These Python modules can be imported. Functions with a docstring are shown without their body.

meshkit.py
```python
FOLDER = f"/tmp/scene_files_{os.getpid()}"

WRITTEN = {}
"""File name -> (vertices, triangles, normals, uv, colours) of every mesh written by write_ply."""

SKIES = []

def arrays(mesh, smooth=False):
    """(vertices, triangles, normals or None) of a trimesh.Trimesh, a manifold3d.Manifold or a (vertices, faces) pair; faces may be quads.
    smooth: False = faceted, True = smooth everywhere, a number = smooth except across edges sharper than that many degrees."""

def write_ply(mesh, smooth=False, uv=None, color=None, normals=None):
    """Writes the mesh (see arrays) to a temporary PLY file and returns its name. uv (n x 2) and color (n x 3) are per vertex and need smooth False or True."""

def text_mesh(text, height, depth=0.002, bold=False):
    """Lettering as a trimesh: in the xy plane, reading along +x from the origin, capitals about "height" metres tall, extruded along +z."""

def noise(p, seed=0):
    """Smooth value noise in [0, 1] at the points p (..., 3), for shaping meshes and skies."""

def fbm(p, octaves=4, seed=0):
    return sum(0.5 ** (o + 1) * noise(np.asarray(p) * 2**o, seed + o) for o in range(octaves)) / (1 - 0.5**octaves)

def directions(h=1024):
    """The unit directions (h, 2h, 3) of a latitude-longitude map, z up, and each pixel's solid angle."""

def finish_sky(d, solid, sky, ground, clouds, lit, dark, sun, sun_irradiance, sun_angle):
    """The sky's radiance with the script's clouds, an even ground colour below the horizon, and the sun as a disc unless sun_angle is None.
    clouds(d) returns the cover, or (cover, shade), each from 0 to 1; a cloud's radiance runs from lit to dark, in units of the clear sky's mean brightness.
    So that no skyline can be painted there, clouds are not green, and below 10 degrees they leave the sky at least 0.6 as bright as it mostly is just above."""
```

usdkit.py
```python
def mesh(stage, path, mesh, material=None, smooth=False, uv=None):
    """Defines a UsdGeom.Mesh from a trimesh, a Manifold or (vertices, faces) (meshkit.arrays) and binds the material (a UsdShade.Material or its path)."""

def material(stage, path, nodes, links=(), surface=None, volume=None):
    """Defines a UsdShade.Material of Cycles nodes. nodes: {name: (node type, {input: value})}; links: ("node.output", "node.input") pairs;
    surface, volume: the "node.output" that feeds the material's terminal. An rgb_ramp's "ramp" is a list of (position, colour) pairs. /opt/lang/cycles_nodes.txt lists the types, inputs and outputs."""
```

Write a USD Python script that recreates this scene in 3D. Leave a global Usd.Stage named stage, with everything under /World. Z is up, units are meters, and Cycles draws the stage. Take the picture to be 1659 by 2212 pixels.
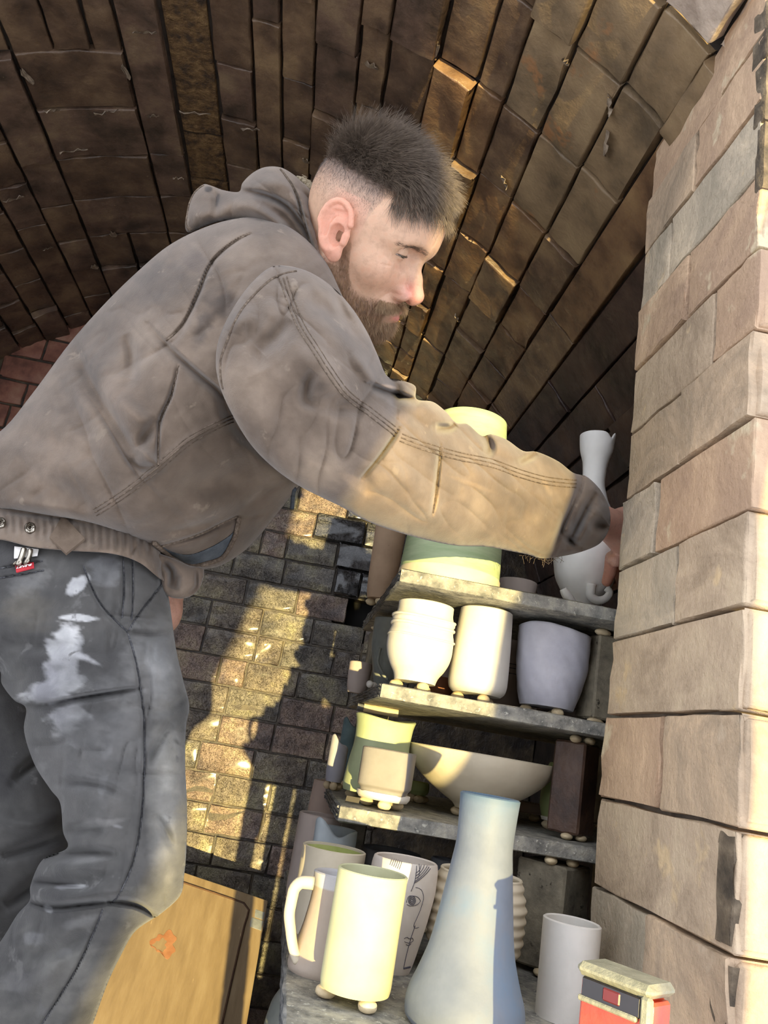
import math, random, numpy as np, trimesh, usdkit, meshkit
import manifold3d as m3
from scipy import ndimage
from pxr import Usd, UsdGeom, UsdLux, UsdShade, Sdf, Gf, Vt

stage = Usd.Stage.CreateInMemory()
UsdGeom.SetStageUpAxis(stage, UsdGeom.Tokens.z)
UsdGeom.SetStageMetersPerUnit(stage, 1.0)
world = UsdGeom.Xform.Define(stage, '/World'); stage.SetDefaultPrim(world.GetPrim())
UsdGeom.Scope.Define(stage, '/World/Looks')
rng = np.random.default_rng(7); random.seed(7)

# ---------------------------------------------------------------- camera: eye at the origin, Y runs into the kiln, Z up
FPX, CEN = 1700.0, np.array([829.5, 1106.0])
_vy = np.array([622 - CEN[0], -(1570 - CEN[1]), -FPX]); _vy /= np.linalg.norm(_vy)
_t = math.radians(11.0); _up = np.array([math.sin(_t), math.cos(_t), 0.0])
_vz = _up - _vy * (_up @ _vy); _vz /= np.linalg.norm(_vz)
CAM = np.array([np.cross(_vy, _vz), _vy, _vz])          # rows: world axes seen by the camera
cam = UsdGeom.Camera.Define(stage, '/World/camera')
mm = np.eye(4); mm[:3, :3] = CAM.T                        # row-vector matrix: rows are the camera axes in the world
cam.AddTransformOp().Set(Gf.Matrix4d(*[float(x) for x in mm.ravel()]))
cam.CreateHorizontalApertureAttr(36.0); cam.CreateVerticalApertureAttr(36.0 * 2212 / 1659)
cam.CreateFocalLengthAttr(36.0 * FPX / 1659); cam.CreateClippingRangeAttr(Gf.Vec2f(0.02, 100))
cam.CreateExposureAttr(-0.33)

# ---------------------------------------------------------------- light: a bright hazy sky and a low warm sun behind the viewer's right shoulder
sky = UsdLux.DomeLight.Define(stage, '/World/sky')
sky.CreateIntensityAttr(1.0); sky.CreateColorAttr(Gf.Vec3f(0.93, 0.97, 1.06))
SUN = np.array([-0.10, 1.0, 0.11]); SUN /= np.linalg.norm(SUN)
sun = UsdLux.DistantLight.Define(stage, '/World/sun')
sun.CreateIntensityAttr(3.0); sun.CreateAngleAttr(0.53); sun.CreateNormalizeAttr(True); sun.CreateColorAttr(Gf.Vec3f(1.0, 0.79, 0.33))
_z = -SUN; _x = np.cross([0, 0, 1.0], _z); _x /= np.linalg.norm(_x); _y = np.cross(_z, _x)
mm = np.eye(4); mm[0, :3], mm[1, :3], mm[2, :3] = _x, _y, _z
sun.AddTransformOp().Set(Gf.Matrix4d(*[float(x) for x in mm.ravel()]))

# ---------------------------------------------------------------- helpers
def ray(px, py):
    """Direction (scaled so that the camera depth is FPX) through a pixel, in the world."""
    px, py = np.asarray(px, float), np.asarray(py, float)
    d = np.stack([px - CEN[0], -(py - CEN[1]), np.full_like(px, -FPX)], -1)
    return d @ CAM.T
def at(px, py, Y):
    r = ray(px, py); return r * (np.asarray(Y) / r[..., 1])[..., None]
def proj(p):
    q = np.asarray(p, float) @ CAM
    return CEN + np.stack([q[..., 0], -q[..., 1]], -1) * FPX / -q[..., 2:3]
def depth(p):
    return -(np.asarray(p, float) @ CAM)[..., 2]
def S(r, g, b):
    """sRGB 0..255 to linear."""
    c = np.array([r, g, b]) / 255.0
    return tuple(np.where(c <= 0.04045, c / 12.92, ((c + 0.055) / 1.055) ** 2.4))

USED = {}
def numbered(parent, name):
    k = (parent, name); n = USED.get(k, 0); USED[k] = n + 1
    return f'{parent}/{name}' + (f'_{n:03d}' if n else '')
def tag(prim, label=None, cat=None, group=None, kind=None):
    for k, v in (('label', label), ('category', cat), ('group', group), ('kind', kind)):
        if v: prim.SetCustomDataByKey(k, v)
def thing(name, label=None, cat=None, group=None, kind=None):
    p = numbered('/World', name); UsdGeom.Xform.Define(stage, p)
    tag(stage.GetPrimAtPath(p), label, cat, group, kind); return p
def part(parent, name, mesh, mat, smooth=35, label=None, kind=None):
    p = numbered(parent, name); usdkit.mesh(stage, p, mesh, mat, smooth=smooth)
    tag(stage.GetPrimAtPath(p), label, kind=kind); return p
def solo(name, mesh, mat, label, cat, group=None, kind=None, smooth=35):
    p = part('/World', name, mesh, mat, smooth); tag(stage.GetPrimAtPath(p), label, cat, group, kind); return p
def colour_attr(path, cols, name='tint'):
    m = UsdGeom.Mesh(stage.GetPrimAtPath(path))
    UsdGeom.PrimvarsAPI(m).CreatePrimvar(name, Sdf.ValueTypeNames.Color3fArray, 'vertex').Set(Vt.Vec3fArray.FromNumpy(np.asarray(cols, np.float32)))

def mat(name, cols, scale=20, rough=0.6, bump=0.3, bscale=60, bdist=0.004, detail=6, spread=(0.35, 0.68), spec=0.5, rough_var=0.0, fleck=None, fleck_scale=120, fleck_at=0.66,
        crackle=None, stretch=None, sheen=0.0, nrough=0.6, sss=None, attr=None, coat=0.0, dist=0.0, zramp=None, weave=None):
    """A noise-coloured, bumpy surface. cols: two or more linear colours spread over the noise."""
    n = {'geo': ('geometry', {}), 'p': ('principled_bsdf', {'roughness': rough, 'specular_ior_level': spec})}
    L = []
    v = 'geo.position'
    if stretch:
        n['map'] = ('mapping', {'mapping_type': 'point', 'scale': stretch}); L.append(('geo.position', 'map.vector')); v = 'map.vector'
    n['noise'] = ('noise_texture', {'scale': scale, 'detail': detail, 'roughness': nrough, 'distortion': dist}); L.append((v, 'noise.vector'))
    st = np.linspace(spread[0], spread[1], len(cols))
    n['ramp'] = ('rgb_ramp', {'ramp': list(zip(st, cols))}); L.append(('noise.fac', 'ramp.fac'))
    col = 'ramp.color'
    if zramp:
        n['sep'] = ('separate_xyz', {}); L.append(('geo.position', 'sep.vector'))
        n['zm'] = ('map_range', {'from_min': zramp[0], 'from_max': zramp[1], 'to_min': 0.0, 'to_max': 1.0, 'clamp': True}); L.append(('sep.z', 'zm.value'))
        n['zn'] = ('math', {'math_type': 'multiply_add', 'value2': zramp[3] if len(zramp) > 3 else 0.0}); L += [('noise.fac', 'zn.value1'), ('zm.result', 'zn.value3')]
        n['zr'] = ('rgb_ramp', {'ramp': zramp[2]}); L.append(('zn.value', 'zr.fac'))
        n['zx'] = ('mix_color', {'blend_type': 'multiply', 'fac': 1.0}); L += [(col, 'zx.a'), ('zr.color', 'zx.b')]; col = 'zx.result'
    if attr:
        n['att'] = ('attribute', {'attribute': attr})
        n['ax'] = ('mix_color', {'blend_type': 'multiply', 'fac': 1.0}); L += [(col, 'ax.a'), ('att.color', 'ax.b')]; col = 'ax.result'
    if fleck is not None:
        n['fn'] = ('noise_texture', {'scale': fleck_scale, 'detail': 4, 'roughness': 0.65}); L.append((v, 'fn.vector'))
        n['fr'] = ('rgb_ramp', {'ramp': [(fleck_at, (0, 0, 0)), (fleck_at + 0.06, (1, 1, 1))]}); L.append(('fn.fac', 'fr.fac'))
        n['fx'] = ('mix_color', {'b': fleck}); L += [('fr.color', 'fx.fac'), (col, 'fx.a')]; col = 'fx.result'
    h = None
    if bump:
        n['bn'] = ('noise_texture', {'scale': bscale, 'detail': 7, 'roughness': 0.6}); L.append((v, 'bn.vector')); h = 'bn.fac'
        if crackle:
            n['cv'] = ('voronoi_texture', {'scale': crackle[0], 'feature': 'distance_to_edge', 'randomness': 1.0})
            n['cd'] = ('noise_texture', {'scale': crackle[0] * 1.5, 'detail': 3}); L.append((v, 'cd.vector'))
            n['ca'] = ('vector_math', {'vector_math_type': 'add'}) if False else ('mix_vector', {'fac': 0.06}); L += [(v, 'ca.a'), ('cd.color', 'ca.b'), ('ca.result', 'cv.vector')]
            n['cr'] = ('rgb_ramp', {'ramp': [(0.0, (0, 0, 0)), (crackle[1], (1, 1, 1))]}); L.append(('cv.distance', 'cr.fac'))
            n['cm'] = ('mix_color', {'blend_type': 'multiply', 'fac': crackle[2]}); L += [(col, 'cm.a'), ('cr.color', 'cm.b')]; col = 'cm.result'
            n['cb'] = ('rgb_to_bw', {}); L.append(('cr.color', 'cb.color'))
            n['ch'] = ('math', {'math_type': 'multiply_add', 'value2': crackle[3]}); L += [('cb.val', 'ch.value1'), (h, 'ch.value3')]; h = 'ch.value'
        if weave:
            n['wv'] = ('wave_texture', {'scale': weave, 'bands_direction': 'diagonal', 'distortion': 1.0}); L.append((v, 'wv.vector'))
            n['wh'] = ('math', {'math_type': 'multiply_add', 'value2': 0.08}); L += [('wv.fac', 'wh.value1'), (h, 'wh.value3')]; h = 'wh.value'
        n['bump'] = ('bump', {'strength': bump, 'distance': bdist}); L += [(h, 'bump.height'), ('bump.normal', 'p.normal')]
    if rough_var:
        n['rm'] = ('map_range', {'from_min': 0.3, 'from_max': 0.7, 'to_min': rough - rough_var, 'to_max': rough + rough_var, 'clamp': True}); L += [('bn.fac' if bump else 'noise.fac', 'rm.value'), ('rm.result', 'p.roughness')]
    if sheen: n['p'][1].update({'sheen_weight': sheen, 'sheen_roughness': 0.5})
    if coat: n['p'][1].update({'coat_weight': coat, 'coat_roughness': 0.12})
    if sss: n['p'][1].update({'subsurface_weight': sss[0], 'subsurface_scale': sss[1], 'subsurface_radius': (1.0, 0.35, 0.2)})
    L.append((col, 'p.base_color'))
    return usdkit.material(stage, '/World/Looks/' + name, n, L, surface='p.BSDF')

def box_mesh(lo, hi, ch=0.0):
    lo, hi = np.array(lo, float), np.array(hi, float)
    if ch <= 0:
        m = trimesh.creation.box(hi - lo); m.apply_translation((lo + hi) / 2); return m
    pts = []
    for s in np.ndindex(2, 2, 2):
        c = np.where(np.array(s) == 1, hi, lo); sg = np.where(np.array(s) == 1, -1, 1)
        for k in range(3):
            o = sg * ch; o[k] = 0; pts.append(c + o)
    return trimesh.convex.convex_hull(np.array(pts))
def patch(f, u0, u1, v0, v1, cu, cv, back, drop, bulge=0.0, nu=5, nv=5, seed=0, rag=0.0):
    """One masonry unit: a face of nu x nv points on the surface f(u, v, h) with rounded edges (cu, cv: edge widths), and a skirt 'back' deep."""
    r = np.random.default_rng(seed)
    def ticks(a, b, c, n): return np.concatenate([[a], np.linspace(a + c, b - c, n - 2), [b]])
    U, V = np.meshgrid(ticks(u0, u1, cu, nu), ticks(v0, v1, cv, nv), indexing='ij')
    H = np.zeros_like(U); H[0] = H[-1] = -drop; H[:, 0] = H[:, -1] = -drop
    H[1:-1, 1:-1] += r.normal(0, bulge, H[1:-1, 1:-1].shape)
    if rag:
        U[0, :] += r.uniform(-rag, rag * 0.3, nv) * (u1 - u0) * 0; 
        U[0, :] += r.uniform(0, rag, nv) * cu; U[-1, :] -= r.uniform(0, rag, nv) * cu
        V[:, 0] += r.uniform(0, rag, nu) * cv; V[:, -1] -= r.uniform(0, rag, nu) * cv
    top = f(U.ravel(), V.ravel(), H.ravel())
    idx = np.arange(nu * nv).reshape(nu, nv); F = []
    for i in range(nu - 1):
        for j in range(nv - 1):
            a, b, c, d = idx[i, j], idx[i + 1, j], idx[i + 1, j + 1], idx[i, j + 1]; F += [[a, b, c], [a, c, d]]
    rim = list(idx[:, 0]) + list(idx[-1, 1:]) + list(idx[-2::-1, -1]) + list(idx[0, -2:0:-1])
    low = f(U.ravel()[rim], V.ravel()[rim], np.full(len(rim), -back)); n0 = len(top); k = len(rim)
    for i in range(k):
        a, b = rim[i], rim[(i + 1) % k]; F += [[a, n0 + i, n0 + (i + 1) % k], [a, n0 + (i + 1) % k, b]]
    m = trimesh.Trimesh(np.vstack([top, low]), F, process=False)
    # orient: face normals must look towards +h
    e = f(np.array([(u0 + u1) / 2]), np.array([(v0 + v1) / 2]), np.array([0.01]))[0] - f(np.array([(u0 + u1) / 2]), np.array([(v0 + v1) / 2]), np.array([0.0]))[0]
    if m.face_normals[idx.size // 1 * 0 + (nu - 1) // 2 * (nv - 1) * 2] @ e < 0: m.invert()
    return m
def tube_mesh(pts, rad, n=8, close=False):
    pts = np.asarray(pts, float); k = len(pts); rad = np.broadcast_to(np.asarray(rad, float), (k,))
    T = np.gradient(pts, axis=0); T /= np.linalg.norm(T, axis=1, keepdims=True) + 1e-12
    a = np.cross(T[0], [0.3, 0.2, 1.0]); a /= np.linalg.norm(a); V = []
    for i in range(k):
        a = a - T[i] * (a @ T[i]); a /= np.linalg.norm(a) + 1e-12; b = np.cross(T[i], a)
        for j in range(n):
            q = 2 * math.pi * j / n; V.append(pts[i] + rad[i] * (math.cos(q) * a + math.sin(q) * b))
    F = []
    for i in range(k - 1):
        for j in range(n):
            p, q, r, s = i * n + j, i * n + (j + 1) % n, (i + 1) * n + (j + 1) % n, (i + 1) * n + j; F += [[p, q, r], [p, r, s]]
    V += [pts[0], pts[-1]]
    for j in range(n):
        F += [[len(V) - 2, (j + 1) % n, j], [len(V) - 1, (k - 1) * n + j, (k - 1) * n + (j + 1) % n]]
    return trimesh.Trimesh(V, F, process=False)
def smooth_path(pts, n=40):
    pts = np.asarray(pts, float)
    from scipy.interpolate import CubicSpline, PchipInterpolator
    d = np.r_[0, np.cumsum(np.linalg.norm(np.diff(pts, axis=0), axis=1))]
    return PchipInterpolator(d, pts)(np.linspace(0, d[-1], n)) if len(pts) > 2 else np.linspace(pts[0], pts[-1], n)
def lathe(prof, n=64, warp=None):
    """Surface of revolution about z through the (radius, height) points."""
    prof = np.asarray(prof, float); k = len(prof); a = np.linspace(0, 2 * np.pi, n, endpoint=False)
    R, A = np.meshgrid(prof[:, 0], a, indexing='ij'); Z = np.repeat(prof[:, 1:2], n, 1)
    V = np.stack([R * np.cos(A), R * np.sin(A), Z], -1)
    if warp is not None: V = warp(V, A)
    V = V.reshape(-1, 3); i = np.arange(k * n).reshape(k, n); j = np.roll(i, -1, 1)
    F = np.concatenate([np.stack([i[:-1], j[:-1], j[1:]], -1).reshape(-1, 3), np.stack([i[:-1], j[1:], i[1:]], -1).reshape(-1, 3)])
    m = trimesh.Trimesh(V, F, process=False); m.merge_vertices(); m.update_faces(m.nondegenerate_faces())
    return m
# ================================================================ THE SETTING: a brick barrel vault, its back wall and the door pier
SC = 0.915
VX, VZ, VR, BACK, FLOOR = -0.425 * SC, 0.2 * SC, 1.296 * SC, 2.60, -0.88
JX, JY0, JY1 = 0.43, 0.746, 1.089
M_vault = [mat(f'vault_brick_{i}', [S(*a), S(*b), S(*c)], scale=9, rough=r_, bump=0.42, bscale=34, bdist=0.010, rough_var=0.16, spec=0.5, fleck=S(*fl), fleck_scale=70, fleck_at=0.70)
           for i, (a, b, c, r_, fl) in enumerate([((59, 48, 39), (99, 78, 64), (126, 105, 81), 0.40, (148, 126, 94)), ((73, 57, 46), (114, 91, 69), (144, 119, 87), 0.36, (158, 130, 91)),
                                             ((53, 41, 34), (91, 71, 55), (122, 99, 75), 0.42, (138, 119, 91)), ((75, 55, 41), (120, 91, 65), (149, 119, 83), 0.38, (167, 136, 83))])]
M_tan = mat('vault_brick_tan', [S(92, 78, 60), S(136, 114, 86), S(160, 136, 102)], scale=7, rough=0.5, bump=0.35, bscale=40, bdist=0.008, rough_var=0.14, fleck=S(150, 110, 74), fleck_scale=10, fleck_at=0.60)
M_vdark = mat('vault_brick_dark', [S(40, 31, 28), S(66, 50, 44), S(88, 68, 56)], scale=8, rough=0.42, bump=0.45, bscale=30, bdist=0.008, rough_var=0.14)
M_rough = mat('eroded_brick', [S(58, 40, 22), S(104, 76, 42), S(132, 102, 62)], scale=40, rough=0.75, bump=1.0, bscale=90, bdist=0.012)
M_pale = mat('pale_arch_brick', [S(160, 142, 126), S(196, 178, 160), S(214, 188, 164)], scale=12, rough=0.85, bump=0.5, bscale=60, bdist=0.006, fleck=S(228, 228, 234), fleck_scale=14, fleck_at=0.56)
M_mortar = mat('kiln_mortar', [S(34, 28, 24), S(58, 48, 40)], scale=20, rough=0.8, bump=0.6, bscale=50)
M_flake = mat('glaze_flake', [S(112, 98, 84), S(176, 158, 136)], scale=60, rough=0.5, bump=0.2)

def vault(th, Y, h):
    t = np.radians(th); r = VR - h
    return np.stack([VX + r * np.sin(t), Y, VZ + r * np.cos(t)], -1)
CEIL = thing('ceiling', 'brown barrel vault of ash-glazed bricks curving over the kiln chamber', kind='structure')
# backing shell (mortar bed behind the bricks)
th = np.linspace(-95, 100, 66); g = []
for rr in (VR + 0.017, VR + 0.16):
    for Y in (JY0 + 0.01, BACK + 0.25): g.append(vault(th, np.full_like(th, Y), np.full_like(th, VR - rr)))
n = len(th); V = np.vstack(g); F = []
for i in range(n - 1):
    for a, b in ((0, n), (3 * n, 2 * n), (2 * n, 0), (n, 3 * n)): F += [[a + i, b + i, b + i + 1], [a + i, b + i + 1, a + i + 1]]
for i in (0, n - 1): F += [[i, n + i, 3 * n + i], [i, 3 * n + i, 2 * n + i]]
part(CEIL, 'mortar_bed', trimesh.Trimesh(V, F, process=False), M_mortar, smooth=False)
COURSE = [-62, -57.5, -53, -49, -44.6, -40.2, -36, -31.8, -27.6, -23.2, -19, -15.2, -12, -7.6, -2.5, 1.7, 4.8, 8.4, 13.1, 16.1, 21.1, 25.5, 28.6, 33.1, 38.3, 43.3, 48.2, 53.2, 58.4, 64, 70, 76, 83, 90]
RING_R = [1.035, 1.24, 1.445, 1.65, 1.84, 2.03, 2.20, 2.36, 2.50]
RING_L = [1.06, 1.25, 1.455, 1.62, 1.785, 1.95, 2.12, 2.28, 2.44]
nb = 0
for c in range(len(COURSE) - 1):
    t0, t1 = COURSE[c], COURSE[c + 1]; tm = (t0 + t1) / 2; r = np.random.default_rng(100 + c)
    base = RING_L if tm < 3 else RING_R
    wide_left = -23.5 < tm < -12
    ys = [0.884]
    for y in base:
        off = 0.075 if (c % 2 and (tm < 3 or 3 < tm < 13)) else 0.0
        if tm > 44 and r.random() < 0.55: continue
        if r.random() < 0.16: continue
        ys.append(y + off + r.normal(0, 0.006))
    ys.append(BACK + 0.02)
    # nothing of the course is in view before this
    lim = 0.86 if tm > 30 else (1.0 if tm > 12 else 1.12)
    spans = list(zip(ys[:-1], ys[1:]))
    if tm > 33: spans = [(JY0, 0.866)] + spans
    for y0, y1 in spans:
        if y1 < lim: continue
        y0 = max(y0, lim - 0.1) if y0 > JY0 + 0.01 or tm < 33 else y0
        if wide_left and y0 > 1.44: continue          # wide blocks are laid there instead (below)
        front = y1 < 0.87
        if -6.8 < tm < -3: m_ = M_rough if y1 < 2.3 else M_vault[2]
        elif front: m_ = M_pale
        elif tm > 46: m_ = M_vdark
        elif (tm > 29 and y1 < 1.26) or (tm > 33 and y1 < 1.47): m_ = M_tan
        elif tm > 23: m_ = M_vault[[1, 3, 0, 1, 3][r.integers(5)]]  # paler mix on the right haunch: light painted into the brick colour
        elif tm > 3: m_ = M_vault[[0, 1, 2][r.integers(3)]]
        else: m_ = M_vault[[2, 0, 2][r.integers(3)]]
        proud = r.normal(0, 0.0025) + (0.016 if r.random() < 0.14 else 0) - (0.012 if m_ is M_rough else 0) + (0.02 if (21 < tm < 25 and 1.2 < y0 < 1.3) else 0)
        gap = 0.0006 if r.random() < 0.8 else 0.0028
        gt = math.degrees(gap / VR)
        f = lambda u, v, h, p=proud, k=r.normal(0, 0.01): vault(u, v, h + p + k * (v - (y0 + y1) / 2))
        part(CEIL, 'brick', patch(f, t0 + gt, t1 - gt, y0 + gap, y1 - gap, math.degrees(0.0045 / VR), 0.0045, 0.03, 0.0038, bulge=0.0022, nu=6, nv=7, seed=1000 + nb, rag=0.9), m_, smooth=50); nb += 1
for k, (y0, y1) in enumerate(zip([1.455, 1.62, 1.785, 1.95, 2.12, 2.28, 2.44], [1.62, 1.785, 1.95, 2.12, 2.28, 2.44, BACK + 0.02])):
    splits = [(-23.2, -12)] if k < 4 else [(-23.2, -17.6), (-17.6, -12)]
    for t0, t1 in splits:
        r = np.random.default_rng(300 + k)
        part(CEIL, 'brick', patch(lambda u, v, h, p=0.004 + r.normal(0, 0.004): vault(u, v, h + p), t0 + 0.05, t1 - 0.05, y0 + 0.001, y1 - 0.001, 0.25, 0.005, 0.03, 0.004, bulge=0.0026, nu=8, seed=2000 + k, rag=0.8), M_vault[[2, 0][k % 2]], smooth=50); nb += 1
# curled glaze flakes and pale chips on the joints (pixel, size m, turn)
def vault_hit(px, py):
    d = ray(px, py); d = d / d[1]
    A = d[0] ** 2 + d[2] ** 2; B = -2 * (d[0] * VX + d[2] * VZ); C = VX ** 2 + VZ ** 2 - (VR - 0.012) ** 2
    Y = (-B + math.sqrt(B * B - 4 * A * C)) / (2 * A); p = d * Y
    return math.degrees(math.atan2(p[0] - VX, p[2] - VZ)), Y
for px, py, w, hgt, turn, sd in [(1086, 396, 0.030, 0.012, -40, 1), (800, 146, 0.030, 0.016, 5, 2), (312, 74, 0.05, 0.008, 8, 3), (230, 247, 0.06, 0.010, 12, 4), (112, 243, 0.035, 0.009, 5, 5), (30, 434, 0.055, 0.012, 3, 6), (385, 388, 0.030, 0.008, 5, 7), (1312, 230, 0.035, 0.012, -60, 8), (1218, 138, 0.014, 0.012, 0, 9),
                                (1305, 315, 0.05, 0.012, -70, 10), (420, 248, 0.075, 0.007, 6, 11), (540, 283, 0.05, 0.007, 15, 12), (105, 540, 0.03, 0.012, 10, 13), (60, 170, 0.012, 0.05, 15, 14), (272, 160, 0.010, 0.05, 10, 15), (660, 352, 0.02, 0.02, 0, 16), (985, 690, 0.03, 0.008, -40, 17), (937, 112, 0.014, 0.04, -8, 18), (245, 510, 0.02, 0.03, 0, 19), (205, 580, 0.02, 0.03, 10, 20), (160, 330, 0.07, 0.008, 4, 21), (330, 255, 0.03, 0.01, 10, 22)]:
    t0, y0 = vault_hit(px, py); r = np.random.default_rng(sd); n = 7; V = []
    ca, sa = math.cos(math.radians(turn)), math.sin(math.radians(turn))
    for layer in (0, 0.0016):
        for i in range(n):
            for j in range(3):
                a = (i / (n - 1) - 0.5) * w; b = (j - 1) * 0.5 * hgt * (0.55 + 0.45 * math.sin(math.pi * (i + 0.5) / n)) + r.normal(0, 0.0012)
                h = 0.004 + 0.010 * (j / 2) ** 2 * (0.5 + 0.5 * math.sin(2.2 * i + sd)) + layer
                V.append(vault(np.array(t0 + math.degrees((a * ca - b * sa) / VR)), np.array(y0 - (a * sa + b * ca)), np.array(h)))
    V = np.array(V).reshape(-1, 3); F = []; q = n * 3
    for i in range(n - 1):
        for j in range(2):
            a, b, c, d = i * 3 + j, i * 3 + j + 1, i * 3 + j + 4, i * 3 + j + 3; F += [[a, b, c], [a, c, d], [a + q, c + q, b + q], [a + q, d + q, c + q]]
    rim = [i * 3 for i in range(n)] + [n * 3 - 2, n * 3 - 1] + [i * 3 + 2 for i in range(n - 2, -1, -1)] + [1]
    for a, b in zip(rim, rim[1:] + rim[:1]): F += [[a, b, b + q], [a, b + q, a + q]]
    part(CEIL, 'glaze_flake', trimesh.Trimesh(V, F, process=False), M_flake, smooth=60)

# ---- side walls below the spring of the vault
for nm, x0, x1 in (('wall_left', VX - VR - 0.16, VX - VR - 0.012), ('wall_kiln_right', VX + VR + 0.012, VX + VR + 0.16)):
    p = part('/World', nm, box_mesh((x0, JY0, FLOOR - 0.05), (x1, BACK + 0.24, VZ + 0.10)), M_mortar, smooth=False); tag(stage.GetPrimAtPath(p), 'dark side wall of the kiln chamber below the vault' if nm == 'wall_left' else 'dark chamber wall behind the loaded shelves', kind='structure')
M_floor = mat('kiln_floor', [S(56, 46, 40), S(96, 82, 70)], scale=10, rough=0.8, bump=0.5, bscale=40)
p = part('/World', 'floor', box_mesh((VX - VR - 0.2, 1.0, FLOOR - 0.12), (VX + VR + 0.2, BACK + 0.24, FLOOR)), M_floor, smooth=False); tag(stage.GetPrimAtPath(p), 'dusty brown brick floor of the kiln', kind='structure')

p = part('/World', 'ground', box_mesh((-1.6, 0.1, -1.25), (0.9, 1.0, -1.15)), M_floor, smooth=False); tag(stage.GetPrimAtPath(p), 'trodden earth in front of the kiln floor', kind='structure')
# ---- back wall, brick by brick
M_gold = [mat(f'glazed_wall_brick_{i}', [S(*a), S(*b), S(*c)], scale=14, rough=0.30, bump=0.9, bscale=46, bdist=0.010, rough_var=0.14, spec=0.6, crackle=(62, 0.05, 0.45, 0.25), coat=0.25)
          for i, (a, b, c) in enumerate([((86, 77, 72), (127, 116, 103), (162, 152, 122)), ((96, 83, 80), (143, 123, 112), (172, 155, 130)), ((81, 77, 73), (121, 114, 103), (154, 148, 120))])]
M_red = mat('red_wall_brick', [S(110, 71, 60), S(149, 100, 82), S(168, 127, 105)], scale=14, rough=0.55, bump=0.5, bscale=40, bdist=0.006)
M_black = mat('black_glazed_brick', [S(26, 27, 30), S(44, 44, 48), S(60, 58, 58)], scale=16, rough=0.18, bump=1.0, bscale=60, bdist=0.008, rough_var=0.1, spec=0.8, coat=0.8, crackle=(30, 0.03, 0.3, 0.3))
M_hole = mat('dark_recess', [S(12, 10, 9), S(20, 17, 15)], rough=0.9, bump=0)  # near-black backing seen where bricks are missing
WB = thing('wall_back', 'glaze-crusted brick back wall of the kiln, golden where the sun falls', kind='structure')
part(WB, 'backing', box_mesh((VX - VR - 0.1, BACK + 0.07, FLOOR - 0.05), (VX + VR + 0.1, BACK + 0.2, VZ + VR + 0.05)), M_hole, smooth=False)
M_wm = mat('wall_joint', [S(40, 34, 30), S(70, 60, 48), S(96, 84, 64)], scale=18, rough=0.35, bump=0.8, bscale=60, bdist=0.006)
for lo_, hi_ in (((-1.45, -0.95), (0.075, 1.36)), ((0.31, -0.95), (0.80, 1.36)), ((0.074, -0.95), (0.311, 0.30)), ((0.074, 0.44), (0.311, 1.36))):
    part(WB, 'mortar_bed', box_mesh((lo_[0], BACK + 0.0075, lo_[1]), (hi_[0], BACK + 0.08, hi_[1])), M_wm, smooth=False)
CH, BL = 0.0875, 0.170
OFF = {2: -0.235, 1: -0.080, 0: -0.120, -1: -0.210, -2: 0.0, 3: -0.15, 4: -0.05, -3: -0.10, -4: -0.02}
nb2 = 0
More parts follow.
